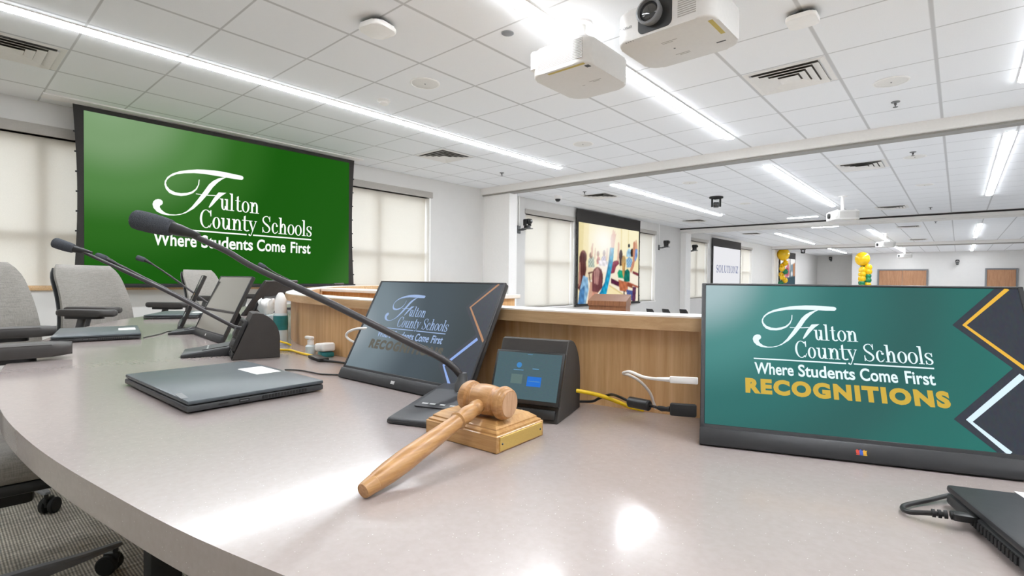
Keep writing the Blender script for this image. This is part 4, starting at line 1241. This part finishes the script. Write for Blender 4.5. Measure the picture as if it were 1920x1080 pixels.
# ------------------------------------------------------------------ gavel and its sound block
def place_dir(o, a, b):
    """turn an object so its local x runs from a to b"""
    d = (Vector(b)-Vector(a)).normalized()
    o.rotation_mode = 'QUATERNION'; o.rotation_quaternion = d.to_track_quat('X', 'Z')
    o.rotation_mode = 'XYZ'
bl = thing('sound_block', 'square oak sound block with a brass plate, under the gavel head', 'sound block', (-.463, .478, TT), R(3.5))
HB = .060
b = BM(); rbox(b, -HB, HB, -.048, .048, .0, .0205, .001, 1); obj('base', b, M_['block'], bl, smooth=30)
b = BM()
prev = None
for r_, z in ((.0575, .0205), (.0575, .0225), (.0535, .0245), (.0535, .0262), (.0480, .0300), (.0455, .0320), (.0440, .0326)):
    k = HB-r_
    ring = [b.verts.new((sx*(HB-k), sy*(.048-k), z)) for sx, sy in ((-1, -1), (1, -1), (1, 1), (-1, 1))]
    if prev:
        for i in range(4): b.faces.new((prev[i], prev[(i+1) % 4], ring[(i+1) % 4], ring[i]))
    else: b.faces.new(ring[::-1])
    prev = ring
b.faces.new(prev); obj('moulding', b, M_['block'], bl)
b = BM(); rbox(b, HB-.0002, HB+.0012, -.043, .043, .0022, .0188, .0004, 1); p = obj('brass_plate', b, M_['brass'], bl, smooth=30)
b = BM()
for y in (-.039, .039): ball(b, (HB+.0012, y, .0105), .0013, 8)
obj('pin', b, M_['gunmetal'], p)

ga = thing('gavel', 'turned maple gavel lying across its sound block', 'gavel', (-.4415, .4595, TT+.0532))
head_dir = Vector((.985, .10, -.015)).normalized()
tail = Vector((-.4085, .2620, TT+.0078))
cen = Vector(ga.location)
hm = head_dir.to_track_quat('Z', 'Y').to_matrix().to_4x4()
b = BM()
hp = [(.0001, -.040), (.017, -.040), (.0195, -.0385), (.0222, -.033), (.0228, -.0295), (.0222, -.0255), (.0188, -.0235), (.0182, -.0215), (.0196, -.0200), (.0196, -.0185), (.0186, -.0170), (.0200, -.0155), (.0213, -.004), (.0213, .004), (.0200, .0155), (.0186, .0170), (.0176, .0185), (.0176, .0205), (.0200, .0235), (.0222, .0260), (.0228, .0295), (.0222, .0325), (.0212, .0340), (.0212, .0352), (.0198, .0385), (.0180, .0400), (.0001, .0400)]
hp = [(r_*.9, z*.88) for r_, z in hp]
lathe(b, hp, 40, hm, cap=False); obj('head', b, M_['gavel'], ga, smooth=32)
for z in (-.0354, .0354):
    b = BM(); lathe(b, [(.0155, z-.0002), (.0155, z+.0002)], 36, hm); obj('end_face', b, M_['gavelend'], ga)
hv = (tail-cen); hl = hv.length
hq = hv.normalized().to_track_quat('Z', 'Y').to_matrix().to_4x4()
b = BM()
lathe(b, [(.0001, .010), (.0078, .012), (.0086, .022), (.0092, .0235), (.0092, .0265), (.0078, .029), (.0090, .036), (.0098, .043), (.0092, .050), (.0076, .055), (.0078, .0575), (.0104, .0590), (.0108, .0605), (.0088, .0625), (.0086, .068), (.0092, .085), (.0106, .120), (.0114, .150), (.0108, .172), (.0094, .188), (.0084, hl-.014), (.0088, hl-.0135), (.0076, hl-.002), (.0070, hl), (.0001, hl)], 28, hq, cap=False)
obj('handle', b, wood('turned maple handle', '#c99a64', '#ab7a47', 'y', 3.0, .38, .15), ga, smooth=32)

# ------------------------------------------------------------------ gooseneck microphones
def capsule(b, a, c, r):
    a, c = Vector(a), Vector(c)
    d = (c-a); l = d.length; m = Matrix.Translation(a) @ d.normalized().to_track_quat('Z', 'Y').to_matrix().to_4x4()
    lathe(b, [(r*.36, -.001), (r*.76, .0), (r*.84, l*.05), (r*.93, l*.22), (r*1.0, l*.5), (r*1.0, l*.84), (r*.94, l*.94), (r*.78, l*.985), (r*.45, l*1.0), (.0001, l)], 20, m, cap=False)
def mic(lab, neck, tip, base=None, rz=0.0, r=.0135, rn=.0052):
    t = thing('gooseneck_microphone', lab, 'microphone', (base or neck[0]), 0, 'gooseneck microphones')
    o = Vector(t.location)
    P = spline([Vector(p)-o for p in neck], 6)
    n = len(P)
    b = BM(); tube(b, P, [rn*(1.0 if i < n*.55 else .84) for i in range(n)], 10); nk = obj('neck', b, M_['neck'], t, smooth=60)
    b = BM(); d = (P[-1]-P[-4]).normalized(); tube(b, [P[-1]-d*.045, P[-1]-d*.012, P[-1]+d*.004], [rn*.86, r*.62, r*.70], 14)
    obj('collar', b, M_['black'], nk, smooth=40)
    b = BM(); capsule(b, P[-1]-d*.002, Vector(tip)-o, r); obj('foam_windscreen', b, M_['foam'], t, smooth=60)
    if base:
        q = Matrix.Rotation(rz, 4, 'Z')
        b = BM()
        # wedge foot: thin at the front, rising to the socket at the back
        prof = [(-.062, 0, -.128), (.062, 0, -.128), (.056, 0, .030), (-.056, 0, .030)]
        top = [(-.060, .009, -.126), (.060, .009, -.126), (.052, .030, .028), (-.052, .030, .028)]
        v0 = [b.verts.new(q @ Vector((x, y, z))) for x, z, y in prof]; v1 = [b.verts.new(q @ Vector((x, y, z))) for x, z, y in top]
        b.faces.new(v0[::-1]); b.faces.new(v1)
        for i in range(4): b.faces.new((v0[i], v0[(i+1) % 4], v1[(i+1) % 4], v1[i]))
        bmesh.ops.bevel(b, geom=list(b.edges), offset=.004, segments=2, profile=.5, affect='EDGES')
        f = obj('foot', b, M_['charcoal'], t, smooth=40)
        b = BM()
        sl = math.atan2(.021, .154)
        m = q @ Matrix.Translation((0, -.05, .0203)) @ Matrix.Rotation(sl, 4, 'X')
        prism(b, rrect(-.044, .044, -.032, .045, .004, 3), -.001, .0006, m); obj('touch_panel', b, M_['charcoal'], f, smooth=30)
        b = BM()
        for x0, x1, y in ((-.036, -.026, -.022), (-.023, -.014, -.022), (-.006, .002, -.022), (.010, .020, -.022), (.023, .034, -.022), (-.004, .002, .032)): prism(b, rq(x0, x1, y, y+.004), .0006, .0009, m)
        obj('key_print', b, M_['osbed'], f)
        b = BM(); lathe(b, [(.013, 0), (.013, .012), (.009, .018), (.007, .030)], 20, Matrix.Translation(P[0]-Vector((0, 0, .022)))); obj('socket', b, M_['gunmetal'], t, smooth=40)
    return t
MIC1 = [(-0.593, 0.56, 0.786), (-0.603, 0.55, 0.803), (-0.62, 0.533, 0.82), (-0.655, 0.502, 0.842), (-0.708, 0.455, 0.877), (-0.76, 0.408, 0.911), (-0.835, 0.341, 0.957), (-0.867, 0.312, 0.982), (-0.892, 0.289, 0.998), (-0.912, 0.269, 1.011), (-0.931, 0.251, 1.019)]
mic('large gooseneck microphone crossing the middle monitor, its foot beside the gavel', MIC1, (-0.9655, 0.2095, 1.0320), (-.590, .562, TT), R(21), .0155, .0056)
MIC2 = [(-1.453, 0.546, 0.804), (-1.507, 0.495, 0.843), (-1.582, 0.427, 0.897), (-1.657, 0.358, 0.946), (-1.715, 0.303, 0.983), (-1.752, 0.267, 1.007), (-1.764, 0.253, 1.013)]
mic('gooseneck microphone rising from the foot in front of the black wedge console', MIC2, (-1.789, 0.217, 1.029), (-1.455, .548, TT), R(-20), .0140, .0050)
MIC3 = [(-2.036, 0.675, 0.812), (-2.076, 0.64, 0.84), (-2.148, 0.578, 0.888), (-2.219, 0.518, 0.934), (-2.273, 0.471, 0.97), (-2.325, 0.426, 1.002)]
mic('gooseneck microphone just behind the second one, nearly the same slant', MIC3, (-2.342, 0.398, 1.014), (-2.04, .68, TT), R(-25), .0130, .0050)
MIC4 = [(-2.80, 0.93, 0.80), (-2.838, 0.887, 0.84), (-2.931, 0.792, 0.939), (-2.979, 0.734, 0.993), (-3.002, 0.698, 1.021)]
mic('thin far gooseneck microphone standing alone against the green screen', MIC4, (-3.020, 0.670, 1.032), (-2.80, .94, TT), R(-38), .0130, .0046)
MIC5 = [(-3.10, 1.56, 0.80), (-3.12, 1.53, 0.87), (-3.143, 1.502, 0.915), (-3.189, 1.43, 0.961), (-3.222, 1.369, 1.003)]
mic('farthest gooseneck microphone, its tip just above the big microphone neck', MIC5, (-3.252, 1.343, 1.023), (-3.10, 1.57, TT), R(-60), .0130, .0046)

# ------------------------------------------------------------------ touch panel consoles
glass_panel = None
def console(loc, rz, lab, lit):
    """wedge: slanted front towards local -y, round back"""
    t = thing('touch_panel_console', lab, 'touch panel', loc, rz, 'touch panel consoles')
    W = .054
    prof = [(0, 0), (.046, .112), (.052, .1135)] + [(.052+.056*math.sin(R(a)), .045+.0685*math.cos(R(a))) for a in range(10, 91, 8)] + [(.108, .0)]
    b = BM(); prism(b, prof, -W, W, Matrix(((0, 0, 1, 0), (1, 0, 0, 0), (0, 1, 0, 0), (0, 0, 0, 1))), bev=.0012, seg=1); obj('housing', b, M_['rubber'], t, smooth=40)
    s = math.atan2(.046, .112)
    m = Matrix.Translation((0, 0, 0)) @ Matrix.Rotation(R(90)-s, 4, 'X')     # panel plane: x across, y up the slant, z out to the front
    b = BM(); rbox(b, -W-.001, W+.001, .022, .1005, .002, .0105, .002, 2, m); s_ = obj('tablet', b, M_['black'], t, smooth=40)
    b = BM(); flat(b, rq(-W+.003, W-.003, .028, .097), .0107); bmesh.ops.transform(b, matrix=m, verts=b.verts)
    obj('screen', b, glow('console screen lit', '#3f5b63', 1.0, .12, .02) if lit else M_['lens'], s_)  # reflected teal painted as the glowing ground of the screen
    if lit:
        def put(nm, polys, colour):
            b = BM()
            for P in polys: flat(b, P, .0109)
            bmesh.ops.transform(b, matrix=m, verts=b.verts); obj(nm, b, glow('console ' + nm, colour, 1.0, .15), s_)
        put('call_button', [rq(.002, .024, .0475, .062)], '#1f6fd0')
        put('grey_button', [rq(-.024, -.006, .050, .064)], '#5f7674')
        put('camera_icon', [ellipse(-.014, .078, .0042, .0042, 14)], '#3f86c6')
        put('caption_line', [rq(-.022, -.006, .0700, .0712), rq(.008, .018, .0730, .0742), rq(.004, .022, .0546, .0556), rq(-.003, .005, .0945, .0952)], '#5f93b8')
    b = BM(); rbox(b, -W+.004, W-.004, .004, .018, .0005, .005, .002, 2, m); obj('speaker_strip', b, M_['black'], t, smooth=40)
    b = BM(); ball(b, m @ Vector((0, .013, .0052)), .0022, 10); obj('lens', b, M_['lens'], t)
    return t
ca, sa = math.cos(R(17)), math.sin(R(17))
console((-.421-.054*ca, .582-.054*sa, TT), R(17), 'dark wedge touch panel console right of the gavel, its lit screen tinted with reflected teal', True)
ca, sa = math.cos(R(-17)), math.sin(R(-17))
console((-1.325-.054*ca, .484-.054*sa, TT), R(-17), 'black wedge console seen from its side, behind the grey closed laptop', False)
console((-2.27, .915, TT), R(-38), 'far black console partly behind the monitor that reflects the wall', False)

# ------------------------------------------------------------------ closed laptops
def laptop(loc, rz, lab, sticker=(-.062, .022, .052, .098), w=.318, d=.218, lid='graphite'):
    """hinge along +y, the front towards -y"""
    t = thing('laptop', lab, 'laptop', loc, rz, 'closed laptops')
    b = BM(); rbox(b, -w/2, w/2, -d/2, d/2, .0025, .0125, .003, 2); bs = obj('base', b, M_['laptopside'], t, smooth=40)
    b = BM(); rbox(b, -w/2, w/2, -d/2+.001, d/2, .0135, .0200, .0026, 2); obj('lid', b, M_[lid], t, smooth=40)
    b = BM(); rbox(b, -w/2+.03, w/2-.03, d/2-.012, d/2+.002, .006, .0165, .004, 2); obj('hinge', b, M_['black'], t, smooth=40)
    b = BM()
    for x in (-w/2+.03, w/2-.03):
        for y in (-d/2+.03, d/2-.03): lathe(b, [(.006, .0), (.006, .003)], 12, Matrix.Translation((x, y, 0)))
    obj('rubber_foot', b, M_['rubber'], t)
    for s in (-1, 1):
        b = BM()
        for k in range(15): box(b, s*w/2-.0012, s*w/2+.0004, .0+k*.0052, .0035+k*.0052, .0045, .0105)
        box(b, s*w/2-.0012, s*w/2+.0004, -.036, -.020, .0055, .0105); box(b, s*w/2-.0012, s*w/2+.0004, -.066, -.052, .007, .009)
        obj('port_row', b, M_['blackm'], bs)
        b = BM(); box(b, s*w/2-.0012, s*w/2+.0005, -.034, -.022, .0072, .0085); obj('port_tongue', b, M_['greyplastic'], bs)
    if sticker:
        b = BM(); prism(b, rq(*sticker), .0200, .0203); p_ = obj('paper_label', b, M_['paper'], t)
        b = BM(); prism(b, rq(.100, .145, -.094, -.084), .0200, .0202, Matrix.Rotation(R(-6), 4, 'Z')); obj('lid_mark', b, M_['greyplastic'], t)
    return t
l1 = laptop((-1.010, .353, TT), R(1.6), 'closed grey laptop in front of the middle monitor, white label on its lid')
l2 = dup(l1, (-2.145, .372, TT), R(-11), 'closed grey laptop beside the foreground armrest, second along the desk')
l3 = dup(l1, (-2.93, .83, TT), R(-30), 'farthest closed laptop, dark, by the thin far microphone')
l4 = laptop((.1935, .568, TT), R(21), 'closed black laptop at the bottom right corner with a cable plugged in', (-.119, -.045, .080, .1165), .338, .230, 'charcoal')

# ------------------------------------------------------------------ bottles, tissues and cables along the oak front
t = thing('spray_bottle', 'white capped spray bottle with a teal label at the left end of the oak panel', 'bottle', (-1.545, .703, TT))
b = BM(); lathe(b, [(.0001, 0), (.018, 0), (.020, .004), (.0205, .05), (.020, .088), (.0185, .094)], 24, cap=False); obj('bottle_body', b, M_['clear'], t, smooth=40)
b = BM(); lathe(b, [(.0207, .044), (.0207, .087)], 24, cap=False); obj('label', b, M_['teal'], t, smooth=60)
b = BM(); lathe(b, [(.0165, .090), (.0170, .112), (.0160, .136), (.0105, .150), (.006, .156), (.0001, .157)], 24, cap=False); obj('spray_cap', b, M_['whiteplastic'], t, smooth=40)

t = thing('tissue_box', 'tissue box with white tissue pulled up, behind the black wedge console', 'tissue box', (-1.87, .80, TT), R(-20))
b = BM(); rbox(b, -.06, .06, -.055, .055, 0, .070, .003); obj('carton', b, M_['clear'], t, smooth=40)
b = BM()
n = 18
rings = []
for j, (r_, z) in enumerate(((.022, .068), (.034, .084), (.036, .098), (.034, .112), (.030, .122))):
    rings.append([b.verts.new((r_*(1+.28*math.sin(k*2.3+j*.8))*math.cos(2*math.pi*k/n), r_*.7*(1+.28*math.sin(k*2.3+j*.8))*math.sin(2*math.pi*k/n), z+.006*math.sin(k*1.9+j))) for k in range(n)])
for a_, c_ in zip(rings, rings[1:]):
    for k in range(n): b.faces.new((a_[k], a_[(k+1) % n], c_[(k+1) % n], c_[k]))
b.faces.new(rings[-1]); obj('tissue', b, M_['tissue'], t, smooth=80)

t = thing('pump_bottle', 'small white pump dispenser standing by the oak panel', 'bottle', (-1.300, .672, TT))
b = BM(); lathe(b, [(.0001, 0), (.013, 0), (.0135, .004), (.0135, .020), (.009, .024)], 20, cap=False); obj('bottle_body', b, M_['clear'], t, smooth=40)
b = BM(); lathe(b, [(.0085, .022), (.0085, .036), (.0045, .037), (.0045, .040)], 18); rbox(b, -.024, .010, -.006, .006, .038, .046, .003); obj('pump_head', b, M_['whiteplastic'], t, smooth=40)
t = thing('wipes_pack', 'white pack of wipes with a teal end, right of the pump dispenser', 'wipes', (-1.235, .678, TT), R(-12))
b = BM(); rbox(b, -.032, .032, -.018, .018, .012, .034, .006, 3, rotm(0, -6, 0)); obj('pack', b, M_['tissue'], t, smooth=50)
b = BM(); rbox(b, -.012, .026, -.016, .016, .0, .0125, .004, 2); obj('carton_end', b, M_['teal'], t, smooth=40)

def cable(name, pts, r, m, lab, cat='cable', n=6):
    o = Vector(pts[0])
    b = BM(); tube(b, spline([Vector(p)-o for p in pts], n), r, 8)
    ob = obj(name, b, M_[m], None, smooth=60, loc=o)
    return tag(ob, lab, cat)
def plug(parent, name, a, c, w, h, m, extra=0.0):
    """box plug on a cable end, in world points"""
    o = Vector(parent.location)
    a, c = Vector(a), Vector(c); d = c-a
    mt = Matrix.Translation(a-o) @ d.normalized().to_track_quat('X', 'Z').to_matrix().to_4x4()
    b = BM(); rbox(b, 0, d.length, -w/2, w/2, -h/2, h/2, min(w, h)*.25, 2, mt)
    return obj(name, b, M_[m], parent, smooth=40)
wc_ = cable('usb_cable', [(-.349, .742, .742), (-.350, .735, .755), (-.352, .724, .774), (-.359, .706, .792), (-.366, .686, .803), (-.369, .673, .807), (-.361, .665, .811), (-.35, .661, .813), (-.333, .662, .8085), (-.312, .655, .8095), (-.288, .655, .8115)], .0022, 'whitecable', 'white cable looping against the oak panel into the lit right monitor')
plug(wc_, 'plug', (-.2895, .6544, .8115), (-.256, .6675, .8125), .006, .009, 'whiteplastic')
b = BM(); tube(b, [(p[0]-wc_.location.x, p[1]-wc_.location.y, p[2]-wc_.location.z) for p in ((-.308, .655, .8098), (-.2885, .655, .8115))], [.0024, .0034], 10); obj('strain_relief', b, M_['whiteplastic'], wc_, smooth=50)
bc = cable('display_cable', [(-.470, .706, .743), (-.440, .702, .749), (-.425, .699, .757), (-.406, .700, .7655), (-.383, .684, .769), (-.352, .669, .768), (-.320, .664, .769), (-.305, .650, .772), (-.292, .641, .774), (-.280, .638, .7765)], .0021, 'black', 'black cable with a fat ferrite bead running into the lit right monitor')
b = BM(); o_ = bc.location; tube(b, [Vector(p)-o_ for p in ((-.357, .6695, .768), (-.3555, .6692, .768), (-.324, .6642, .769), (-.3225, .664, .769))], [.0060, .0078, .0078, .0060], 16); obj('ferrite_bead', b, M_['black'], bc, smooth=40)
plug(bc, 'plug', (-.281, .6375, .7765), (-.2505, .6495, .777), .009, .016, 'blackm')
b = BM(); tube(b, [Vector(p)-o_ for p in ((-.301, .647, .7727), (-.294, .642, .7737), (-.287, .639, .775), (-.280, .6378, .7765))], [.0028, .0036, .003, .004], 10); obj('strain_relief', b, M_['blackm'], bc, smooth=40)
cable('network_cable', [(-.462, .655, .772), (-.446, .669, .770), (-.435, .678, .768), (-.416, .695, .762), (-.396, .709, .7535), (-.380, .720, .7465), (-.362, .727, .7445)], .0032, 'yellow', 'yellow cable from the lit console along the oak panel')
cable('network_cable', [(-1.43, .625, .744), (-1.398, .637, .744), (-1.367, .650, .744), (-1.302, .645, .744), (-1.235, .644, .744)], .0032, 'yellow', 'yellow cable lying behind the black wedge console')
cable('network_cable', [(-1.60, .700, .744), (-1.56, .675, .752), (-1.52, .672, .757), (-1.48, .69, .750), (-1.47, .70, .7435)], .0028, 'yellow', 'short yellow cable curl at the foot of the spray bottle')
k_ = cable('power_cable', [(-1.215, .638, .7435), (-1.16, .628, .7435), (-1.10, .640, .7435), (-1.03, .655, .7435), (-.985, .662, .7435)], .0028, 'black', 'black cable with a flat plug by the wipes pack')
plug(k_, 'plug', (-1.225, .640, .7445), (-1.150, .628, .7445), .026, .008, 'black')
cable('power_cable', [(-1.10, .510, .7422), (-1.075, .528, .7422), (-1.03, .535, .7422), (-.995, .540, .7422), (-.955, .566, .7422), (-.93, .60, .7422)], .0017, 'black', 'thin black cable from behind the labelled laptop to the middle monitor')
cable('power_cable', [(-1.99, .46, .7422), (-2.08, .53, .7422), (-2.16, .575, .7422), (-2.13, .60, .7422), (-2.04, .605, .7422), (-2.0, .66, .7422)], .0018, 'black', 'thin black cable between the second laptop and the monitor reflecting the wall')
wl_ = cable('usb_cable', [(-.925, .612, .838), (-.955, .596, .836), (-.972, .585, .828), (-.975, .584, .818), (-.960, .592, .808), (-.930, .606, .804)], .0026, 'whitecable', 'white cable loop sticking out left of the middle monitor')
rc = cable('charging_cable', [(.030, .645, .752), (.003, .636, .7465), (-.018, .606, .7435), (-.030, .585, .7435), (-.034, .572, .7435), (-.029, .562, .7445), (-.016, .561, .748), (-.004, .561, .7505)], .0021, 'black', 'black cable bent back into the bottom right laptop')
plug(rc, 'plug', (-.001, .5615, .7505), (.0225, .571, .750), .010, .006, 'black')
b = BM(); o_ = rc.location
for k in range(4):
    p_ = Vector((-.0135+.004*k, .5607+.0003*k, .7490+.0005*k))-o_; tube(b, [p_, p_+Vector((.0022, .0004, .0002))], .0034, 10)
obj('strain_relief', b, M_['blackm'], rc, smooth=40)

# ------------------------------------------------------------------ office chairs
def swept_back(w0, w1, z0, z1, y0, y1, th, nz=16, nx=14, curve=.035):
    """curved backrest pad with rounded top corners"""
    b = BM()
    front, back = [], []
    for j in range(nz+1):
        v = j/nz
        z = z0+(z1-z0)*v
        w = w0+(w1-w0)*v
        if v > .80: w *= math.sqrt(max(.02, 1-((v-.80)/.2)**2*.30))
        if v < .08: w *= .93+.07*v/.08
        yb = y0+(y1-y0)*v**1.4+.025*math.sin(math.pi*v)
        rf, rb = [], []
        for i in range(nx+1):
            u = -1+2*i/nx
            edge = 1-abs(u)**6
            ed2 = min(1, .25+1.2*min(v/.06, (1-v)/.05)) if (v < .06 or v > .95) else 1
            yc = yb+curve*u*u
            rf.append(b.verts.new((u*w/2, yc+th*.5*(.25+.75*edge)*ed2, z)))
            rb.append(b.verts.new((u*w/2, yc-th*.5*(.25+.75*edge)*ed2, z)))
        front.append(rf); back.append(rb)
    for j in range(nz):
        for i in range(nx):
            b.faces.new((front[j][i], front[j][i+1], front[j+1][i+1], front[j+1][i]))
            b.faces.new((back[j][i+1], back[j][i], back[j+1][i], back[j+1][i+1]))
        b.faces.new((front[j][0], front[j+1][0], back[j+1][0], back[j][0])); b.faces.new((front[j][nx], back[j][nx], back[j+1][nx], front[j+1][nx]))
    for i in range(nx):
        b.faces.new((front[0][i], back[0][i], back[0][i+1], front[0][i+1])); b.faces.new((front[nz][i], front[nz][i+1], back[nz][i+1], back[nz][i]))
    return b
def caster(parent, x, y, a):
    """twin wheel caster under a leg tip"""
    m = Matrix.Translation((x, y, 0)) @ Matrix.Rotation(a, 4, 'Z')
    b = BM()
    for s in (-1, 1): lathe(b, [(.0001, s*.006), (.024, s*.006), (.030, s*.010), (.030, s*.022), (.026, s*.026), (.0001, s*.027)], 20, m @ Matrix.Translation((.018, 0, .0305)) @ Matrix.Rotation(R(90), 4, 'X'), cap=False)
    c = obj('caster', b, M_['blackm'], parent, smooth=40)
    b = BM(); tube(b, [m @ Vector((0, 0, .03)), m @ Vector((0, 0, .085))], .0075, 10); rbox(b, -.012, .034, -.008, .008, .045, .066, .006, 2, m); obj('caster_hood', b, M_['black'], c, smooth=40)
def chair(loc, rz, lab, base_rot=0.0):
    t = thing('office_chair', lab, 'office chair', loc, rz, 'grey office chairs round the curved desk')
    obj('backrest', swept_back(.49, .41, .57, 1.0, -.205, -.295, .05), M_['fabric'], t, smooth=60)
    b = swept_back(.49, .40, .56, .98, -.232, -.322, .022); obj('back_shell', b, M_['gunmetal'], t, smooth=60)
    b = BM(); rbox(b, -.25, .25, -.22, .25, .435, .515, .034, 4); obj('seat', b, M_['fabric'], t, smooth=50)
    b = BM(); rbox(b, -.23, .23, -.20, .22, .405, .437, .012, 2); rbox(b, -.09, .09, -.15, .12, .335, .41, .012, 2); tube(b, [(0, -.14, .37), (0, -.25, .42), (0, -.27, .50), (0, -.25, .60)], [.03, .03, .026, .02], 10); obj('tilt_mechanism', b, M_['black'], t, smooth=40)
    for s in (-1, 1):
        b = BM(); tube(b, spline([(s*.16, -.03, .415), (s*.25, -.03, .42), (s*.272, -.03, .47), (s*.272, -.02, .60), (s*.272, .02, .748)], 5), .017, 10); a_ = obj('arm_post', b, M_['gunmetal'], t, smooth=50)
        b = BM(); prism(b, rrect(s*.272-.044, s*.272+.044, -.10, .185, .040, 6), .748, .778, bev=.011, seg=3); obj('arm_pad', b, M_['armpad'], a_, smooth=40)
        b = BM(); prism(b, rrect(s*.272-.034, s*.272+.034, -.06, .12, .03, 4), .736, .750); obj('pad_support', b, M_['black'], a_, smooth=40)
    b = BM(); lathe(b, [(.028, .10), (.028, .22), (.018, .225), (.018, .345)], 18); obj('gas_column', b, M_['blackm'], t, smooth=40)
    b = BM(); lathe(b, [(.0001, .062), (.045, .062), (.05, .075), (.048, .115), (.034, .128), (.0001, .128)], 24, cap=False); h = obj('base_hub', b, M_['silver'], t, smooth=40)
    for k in range(5):
        a = base_rot+R(72*k)
        m = Matrix.Rotation(a, 4, 'Z')
        b = BM()
        P = [(.03, .020, .074, .120), (.12, .018, .076, .112), (.24, .0155, .078, .098), (.325, .013, .082, .094), (.338, .009, .084, .092)]
        prev = None
        for x, w, zl, zh in P:
            ring = [b.verts.new(m @ Vector((x, y, z))) for y, z in ((-w, zl), (w, zl), (w, zh-.006), (w*.6, zh), (-w*.6, zh), (-w, zh-.006))]
            if prev:
                for i in range(6): b.faces.new((prev[i], prev[(i+1) % 6], ring[(i+1) % 6], ring[i]))
            else: b.faces.new(ring[::-1])
            prev = ring
        b.faces.new(prev)
        lg = obj('base_leg', b, M_['greyplastic'], t, smooth=35)
        v = m @ Vector((.322, 0, 0)); caster(lg, v.x, v.y, a+R(130+37*k))
    return t
chair((-1.944, .07, 0), R(-4), 'nearest grey office chair at the left edge, only its armrests and base in view', R(104))
chair((-3.0, .25, 0), R(-55), 'grey office chair cut by the left edge, rounded backrest in view', R(64))
chair((-3.57, .75, 0), R(-52), 'grey office chair with its whole backrest showing before the left window', R(40))
chair((-4.95, 1.75, 0), R(-55), 'far grey office chair behind the dark monitors', R(10))

# ------------------------------------------------------------------ the hall beyond
t = thing('lectern', 'cherry wood lectern below the classroom picture screen', 'lectern', (-3.93, 6.72, FLOOR), R(20))
b = BM(); box(b, -.27, .27, -.20, .24, .08, 1.02); box(b, -.25, .25, -.18, .22, 0, .08); obj('cabinet', b, M_['lectern'], t)
b = BM()
v = [b.verts.new(p) for p in ((-.28, -.22, 1.02), (.28, -.22, 1.02), (.28, .25, 1.02), (-.28, .25, 1.02), (-.28, -.22, 1.09), (.28, -.22, 1.09), (.28, .25, 1.18), (-.28, .25, 1.18))]
for q in ((3, 2, 1, 0), (4, 5, 6, 7), (0, 1, 5, 4), (1, 2, 6, 5), (2, 3, 7, 6), (3, 0, 4, 7)): b.faces.new([v[i] for i in q])
obj('sloped_top', b, M_['lectern'], t)
b = BM(); box(b, -.2, .2, -.202, -.199, .92, .935); obj('pull_slot', b, M_['blackm'], t)
ch0 = None
for x, y, lab in ((-4.32, 9.25, 'left one of the three black chair backs showing over the ledge'), (-4.09, 9.44, 'middle one of the three black chair backs showing over the ledge'), (-3.82, 9.62, 'right one of the three black chair backs, half behind the lit monitor')):
    if ch0 is None:
        ch0 = thing('stacking_chair', lab, 'chair', (x, y, FLOOR), R(-25), 'black chairs beyond the ledge')
        obj('backrest', swept_back(.25, .21, .52, .86, -.20, -.26, .025, 10, 10, .02), M_['blackchair'], ch0, smooth=60)
        b = BM(); rbox(b, -.12, .12, -.19, .22, .43, .46, .012, 2); obj('seat', b, M_['blackchair'], ch0, smooth=40)
        for sx in (-1, 1):
            b = BM(); tube(b, [(sx*.118, .20, 0), (sx*.112, .19, .44)], .009, 8); obj('leg', b, M_['gunmetal'], ch0, smooth=40)
            b = BM(); tube(b, [(sx*.118, -.22, 0), (sx*.112, -.18, .44), (sx*.10, -.22, .62)], .009, 8); obj('leg', b, M_['gunmetal'], ch0, smooth=40)
    else: dup(ch0, (x, y, FLOOR), label=lab)

def balloon(b, c, r, seg=16): ball(b, c, r, seg, 0, (1, 1, 1.1)); 
t = thing('balloon_column', 'yellow and green balloon column topped by one big yellow balloon, left of the far double door', 'balloons', (-2.84, 24.0, FLOOR))
b = BM(); balloon(b, (0, 0, EZ+.93-FLOOR), .25, 24); obj('big_balloon', b, M_['balloonY'], t, smooth=180)
random.seed(5)
for k in range(34):
    z = EZ+.60-FLOOR-k*.055
    a = k*2.1; rr = .12
    off = .13-.10*((k/34)) if k < 20 else 0
    g = k in (1, 4, 6, 9, 11, 20, 27)
    b = BM(); balloon(b, (off*.6+rr*math.cos(a), rr*math.sin(a), max(.13, z)), .115+.02*random.random(), 14); obj('balloon', b, M_['balloonG' if g else 'balloonY'], t, smooth=180)
b = BM(); lathe(b, [(.2, 0), (.2, .02), (.03, .03), (.015, .05), (.015, 2.2)], 16); obj('stand', b, M_['whiteplastic'], t, smooth=40)
t = thing('balloon_column', 'big yellow balloon half hidden beside the farthest screen', 'balloons', (-6.42, 27.3, FLOOR))
b = BM(); balloon(b, (.0, 0, EZ+1.34-FLOOR), .28, 24); obj('big_balloon', b, M_['balloonY'], t, smooth=180)
for k in range(14):
    b = BM(); balloon(b, (.10*math.cos(k*2.2), .10*math.sin(k*2.2), max(.15, EZ+.92-FLOOR-k*.14)), .125, 14); obj('balloon', b, M_['balloonG' if k in (3, 7, 8) else 'balloonY'], t, smooth=180)
b = BM(); lathe(b, [(.2, 0), (.2, .02), (.015, .05), (.015, 2.0)], 16); obj('stand', b, M_['whiteplastic'], t, smooth=40)
